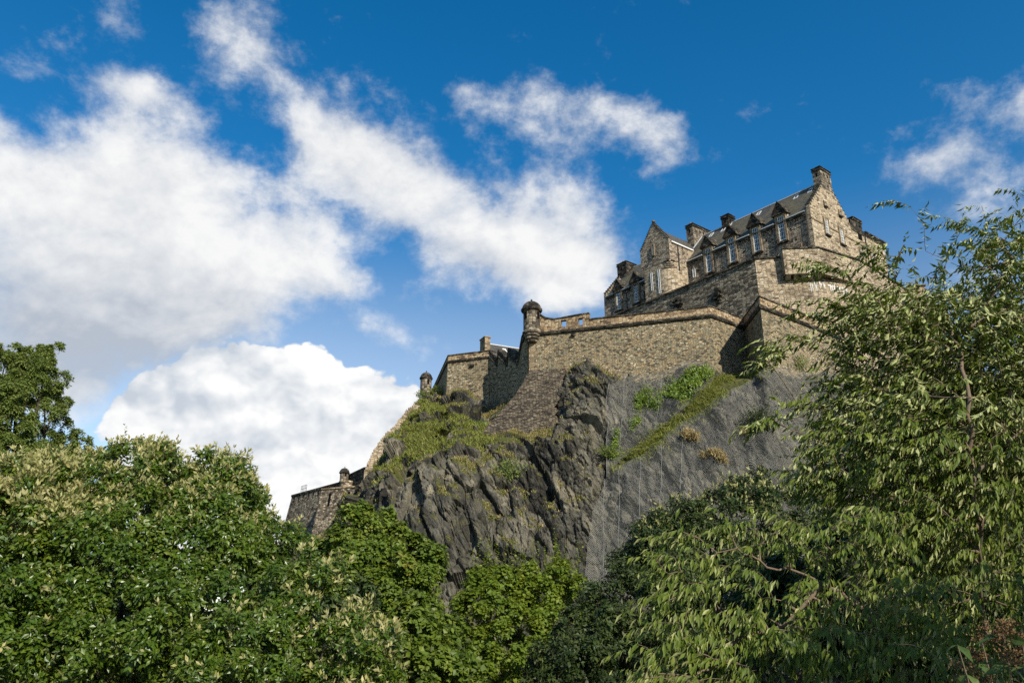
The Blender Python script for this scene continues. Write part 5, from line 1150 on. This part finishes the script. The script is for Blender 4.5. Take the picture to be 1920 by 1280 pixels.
# ------------------------------------------------------------------ drooping cherries: branch net grown towards the twigs
def cherry(name, label, base, trunk_pts, blobs, seed, n_leaf=18, L=.108, wind=(-.55, -.1, -.25), mat=L_CHER, long_shoots=(), pale_z=3.4):
    rng = np.random.default_rng(seed); root = thing(name, label, 'tree', base, 'cherry trees on the right')
    tp = np.array(trunk_pts, float); nodes = [tp[0]]; par = [-1]
    for a_, b_ in zip(tp[:-1], tp[1:]):
        for s in np.linspace(0, 1, 7)[1:]: nodes.append(a_+(b_-a_)*s+rng.normal(size=3)*.018+np.array([0, 0, .05*math.sin(3.1416*s)])); par.append(len(nodes)-2)
    nodes = list(nodes); tips = []
    tgt = []
    for (px, py, Y, rx, ry, rd, cnt) in blobs:
        p, sc = depth_scale(px, py, Y); d = rng.normal(size=(cnt, 3)); d = unit(d)*rng.uniform(0, 1, (cnt, 1))**(1/2.6)
        tgt.append(p+d*np.array([rx*sc, rd, ry*sc]))
    tgt = np.concatenate(tgt); order = np.argsort(np.linalg.norm(tgt-tp[-1]*.5-tp[len(tp)//2]*.5, axis=1)+rng.normal(size=len(tgt))*.25)
    for i in order:
        t_ = tgt[i]; A_ = np.array(nodes); dv = t_-A_; dist = np.linalg.norm(dv, axis=1)
        cost = dist+.55*np.clip(A_[:, 2]-t_[2]+.05, 0, None)+.12*np.linalg.norm(A_-tp[1], axis=1); k = int(np.argmin(cost)); a_ = A_[k]; ln = dist[k]
        m_ = max(2, int(ln/.16)); mid = (a_+t_)/2+np.array([0, 0, .14*ln])+rng.normal(size=3)*.05*ln; pk = k
        for s in np.linspace(0, 1, m_+1)[1:]:
            nodes.append((1-s)**2*a_+2*s*(1-s)*mid+s*s*t_); par.append(pk); pk = len(nodes)-1
        tips.append(pk)
    for pl in long_shoots:
        pts = np.array([at_y(*q) for q in pl]); A_ = np.array(nodes); k = int(np.argmin(np.linalg.norm(A_-pts[0], axis=1))); pk = k
        P_ = np.concatenate([A_[k][None], pts]); s_ = np.concatenate([[0], np.cumsum(np.linalg.norm(np.diff(P_, axis=0), axis=1))])
        for q in np.arange(.1, s_[-1], .1):
            nodes.append(np.array([np.interp(q, s_, P_[:, c]) for c in range(3)])); par.append(pk); pk = len(nodes)-1
            if q > s_[-1]*.35 and rng.random() < .33: tips.append(pk)
        tips.append(pk)
    nodes = np.array(nodes); par = np.array(par); load = np.zeros(len(nodes)); load[tips] = 1
    for i in range(len(nodes)-1, 0, -1):
        load[par[i]] += load[i]
    rad = .0026*np.clip(load, 1, None)**.37; rad = np.minimum(rad, .021)
    seg = np.where(par >= 0)[0]; lines = [(nodes[[par[i], i]], rad[[par[i], i]]*[1, 1]) for i in seg]
    thick = [l for l, i in zip(lines, seg) if rad[i] > .008]; thin = [l for l, i in zip(lines, seg) if rad[i] <= .008]
    V, T = tube_arrays(thick, 7); np_mesh('trunk', V, T, M_BARK2, root, smooth=True)
    V, T = tube_arrays(thin, 4); np_mesh('twigs', V, T, M_BARK2, root, smooth=True)
    wind = np.array(wind); tips = np.array(tips); nt = len(tips)
    tdir = unit(nodes[tips]-nodes[par[tips]]); out_ = nodes[tips]-tp[-2]; out_[:, 2] *= .3
    td = unit(tdir*.5+unit(out_)*.35+wind*.7+rng.normal(size=(nt, 3))*.25)
    k = np.repeat(np.arange(nt), n_leaf); m_ = len(k); s = np.tile(np.linspace(-.95, 1, n_leaf), nt)+rng.normal(size=m_)*.03; side = np.tile(np.where(np.arange(n_leaf) % 2, 1., -1.), nt)
    tw = rng.uniform(.16, .30, nt)[k]; S = unit(np.cross(td[k], [0, 0, 1.]+rng.normal(size=(m_, 3))*.2))
    back = unit(nodes[par[tips]]-nodes[tips]); along_ = np.where(s[:, None] > 0, td[k]*s[:, None], -back[k]*s[:, None])*tw[:, None]
    P = nodes[tips][k]+along_+np.array([0, 0, -.10])*(np.clip(s, 0, 1)**2*tw)[:, None]
    gust = rng.normal(size=(nt, 3))[k]*.18
    D = unit(td[k]*.45+S*side[:, None]*.50+np.array([0, 0, -.62])+wind*.55+gust+rng.normal(size=(m_, 3))*.22)
    N = unit(np.array([0, -.15, .75])+td[k]*.4+S*side[:, None]*.55+rng.normal(size=(m_, 3))*.35); LL = L*rng.uniform(.7, 1.2, m_)
    turn = (rng.random(nt)[k]*.5+rng.random(m_)*.5) < np.clip((nodes[tips][:, 2][k]-pale_z)*.30+.16, .03, .8); N[turn] *= -1
    V, T = leaves(P, D, N, LL, LL*.30, .22, .18)
    tb = np.clip(rng.beta(2, 2, m_)*.6+rng.beta(2, 2, nt)[k]*.4, 0, 1)
    np_mesh('crown', V, T, mat, root, attrs={'tint': np.repeat(tb, 5)}); return root
tb0 = at_y(1850, 1330, 9.6); tb0[2] = ground_z(tb0[:1], tb0[1:2])[0]-.1
cherry('cherry_tree', 'tall windblown cherry with pale turned leaves and visible upright stem, reaching over the hall wall', tb0,
       [tb0, at_y(1842, 1120, 8.6), at_y(1836, 960, 8.0), at_y(1812, 745, 7.9), at_y(1790, 620, 8.6)],
       [(1775, 690, 9.0, 190, 145, 1.2, 640), (1720, 860, 8.8, 200, 160, 1.3, 680), (1650, 620, 9.0, 105, 75, .8, 110), (1860, 560, 9.3, 120, 120, 1.1, 210), (1850, 820, 9.0, 150, 230, 1.3, 300),
        (1870, 430, 9.5, 90, 55, .7, 32), (1600, 770, 9.0, 75, 110, .8, 66), (1545, 503, 9.2, 55, 13, .25, 13), (1640, 478, 9.2, 60, 16, .3, 14), (1475, 640, 9.0, 62, 12, .3, 12), (1455, 672, 9.0, 45, 10, .25, 8), (1560, 575, 9.1, 85, 14, .3, 18), (1680, 545, 9.2, 70, 40, .5, 30),
        (1425, 795, 8.9, 45, 9, .25, 8), (1530, 870, 8.8, 60, 60, .5, 30), (1500, 760, 8.9, 45, 12, .25, 8), (1800, 1080, 8.7, 170, 150, 1.3, 230), (1950, 700, 9.0, 100, 330, 1.2, 380)], 201,
       long_shoots=[[(1800, 500, 9.4), (1734, 470, 9.3), (1733, 420, 9.2), (1705, 385, 9.2), (1672, 374, 9.2)], [(1850, 470, 9.4), (1800, 420, 9.3), (1765, 402, 9.2)], [(1930, 380, 9.5), (1905, 360, 9.4), (1895, 350, 9.4)]])
tb1 = at_y(1700, 1420, 8.0); tb1[2] = ground_z(tb1[:1], tb1[1:2])[0]-.1
cherry('cherry_tree', 'low spreading cherry with bare pointing branches and hanging leaf combs, below the windblown cherry', tb1,
       [tb1, at_y(1690, 1260, 8.0), at_y(1640, 1170, 7.9), at_y(1540, 1095, 7.8), at_y(1440, 1060, 7.7), at_y(1345, 1035, 7.6)],
       [(1290, 1050, 7.5, 90, 28, .4, 16), (1270, 1110, 7.4, 80, 25, .4, 14), (1280, 1165, 7.4, 90, 28, .4, 18), (1300, 1215, 7.2, 110, 28, .5, 24), (1300, 1262, 7.1, 130, 25, .5, 30), (1450, 1000, 7.8, 100, 40, .5, 28), (1420, 1130, 7.5, 120, 70, .6, 40),
        (1480, 1210, 7.3, 140, 60, .7, 62), (1600, 1000, 8.0, 110, 80, .7, 64), (1630, 1120, 7.8, 130, 90, .8, 84), (1720, 1230, 7.5, 140, 80, .8, 70), (1280, 1005, 7.7, 55, 12, .25, 8), (1370, 985, 7.7, 50, 14, .25, 9)], 202, n_leaf=14, L=.105, pale_z=9)
# ------------------------------------------------------------------ buddleia at the lower right corner
def buddleia():
    rng = np.random.default_rng(301); base = at_y(1890, 1420, 4.4); base[2] = ground_z(base[:1], base[1:2])[0]
    root = thing('flowering_shrub', 'shrub with large folded leaves and brown dead flower heads in the lower right corner', 'shrub', base)
    ends = [(1795, 1208), (1840, 1198), (1880, 1190), (1915, 1195), (1850, 1245), (1905, 1245), (1945, 1215), (1820, 1265)]
    lines, P, D, N, FP = [], [], [], [], []
    for (px, py) in ends:
        e = at_y(px, py, rng.uniform(4.0, 4.6)); mid = base*.35+e*.65+np.array([.05, 0, .12]); t_ = np.linspace(0, 1, 12)[:, None]; c = (1-t_)**2*base+2*t_*(1-t_)*mid+t_**2*e
        lines.append((c, np.linspace(.010, .003, 12)))
        for k in range(5, 12):
            for s in (-1, 1):
                tdir = unit((c[k]-c[k-1])[None])[0]; S = unit(np.cross(tdir, [0, 0, 1])[None])[0]
                P.append(c[k]); D.append(tdir*.35+S*s*.8+np.array([-.25, -.1, -.55])+rng.normal(size=3)*.2); N.append(np.array([0, -.3, .8])+rng.normal(size=3)*.35)
        if (px, py) != ends[0]:
            for q in range(5):
                o_ = e+np.array([rng.normal()*.05, rng.normal()*.03, rng.uniform(-.02, .07)]); FP.append(o_+rng.normal(size=(70, 3))*np.array([.022, .016, .012]))
    V, T = tube_arrays(lines, 6); np_mesh('stem', V, T, M_BARK2, root, smooth=True)
    P, D, N = map(np.array, (P, D, N)); LL = .12*rng.uniform(.6, 1.2, len(P)); V, T = leaves(P, D, N, LL, LL*.34, .25, .16)
    np_mesh('foliage', V, T, L_BUDD, root, attrs={'tint': np.repeat(rng.beta(2, 2, len(P)), 5)})
    FP = np.concatenate(FP); n = len(FP); Dd = rng.normal(size=(n, 3)); V, T = leaves(FP, Dd, rng.normal(size=(n, 3)), np.full(n, .013), np.full(n, .010))
    np_mesh('flower_head', V, T, L_BROWN, root, attrs={'tint': np.repeat(rng.beta(2, 2, n), 5)})
buddleia()

dense_tree('evergreen_shrub', 'dark shrub added behind the hanging cherry leaves to deepen their shade at lower right', 'tree',
           [(1650, 1130, 12.5, 200, 150, 1.2, 1), (1850, 1080, 12.0, 170, 200, 1.2, 1), (1500, 1200, 13, 170, 120, 1.2, 1), (1800, 900, 12.6, 130, 140, 1.0, .9)],
           190, .40, 46, 6, .115, .45, L_DARK, 112, at_y(1720, 1340, 13.0)[:2], .12, GRP)  # added dark mass that stands in for the cherries' deep inner shade
dense_tree('evergreen_shrub', 'dark shrub glimpsed through gaps behind the large dense tree', 'tree',
           [(150, 1130, 19, 260, 130, 1.2, 1), (420, 1160, 19, 200, 130, 1.2, 1), (560, 1200, 18, 140, 110, 1.2, 1)],
           110, .55, 40, 6, .15, .5, L_DARK, 113, at_y(260, 1330, 19.5)[:2], .12, GRP)
def shade_tree():  # out-of-frame tree, added to darken the foot of the cherries
    rng = np.random.default_rng(401); base = np.array([7.3, 2.2, ground_z(np.array([7.3]), np.array([2.2]))[0]-.1])
    root = thing('broadleaf_tree', 'unseen leafy tree added beyond the right edge of the frame to shade the cherries', 'tree', base)
    n = 13000; d = unit(rng.normal(size=(n, 3))); P = base+np.array([0, 0, 4.1])+d*np.array([3.3, 1.7, 2.7])*(rng.random((n, 1))**.4)
    D = unit(d+rng.normal(size=(n, 3))*.8); L_ = rng.uniform(.16, .26, n); V, T = leaves(P, D, rng.normal(size=(n, 3))+np.array([0, 0, 1.2]), L_, L_*.6)
    np_mesh('crown', V, T, L_BIG, root, attrs={'tint': np.repeat(rng.beta(2, 2, n), 5)})
    V, T = tube_arrays(limb_lines(base, base+np.array([0, 0, 1.8]), P[:24], .13, rng), 6); np_mesh('trunk', V, T, M_BARK, root, smooth=True)
shade_tree()
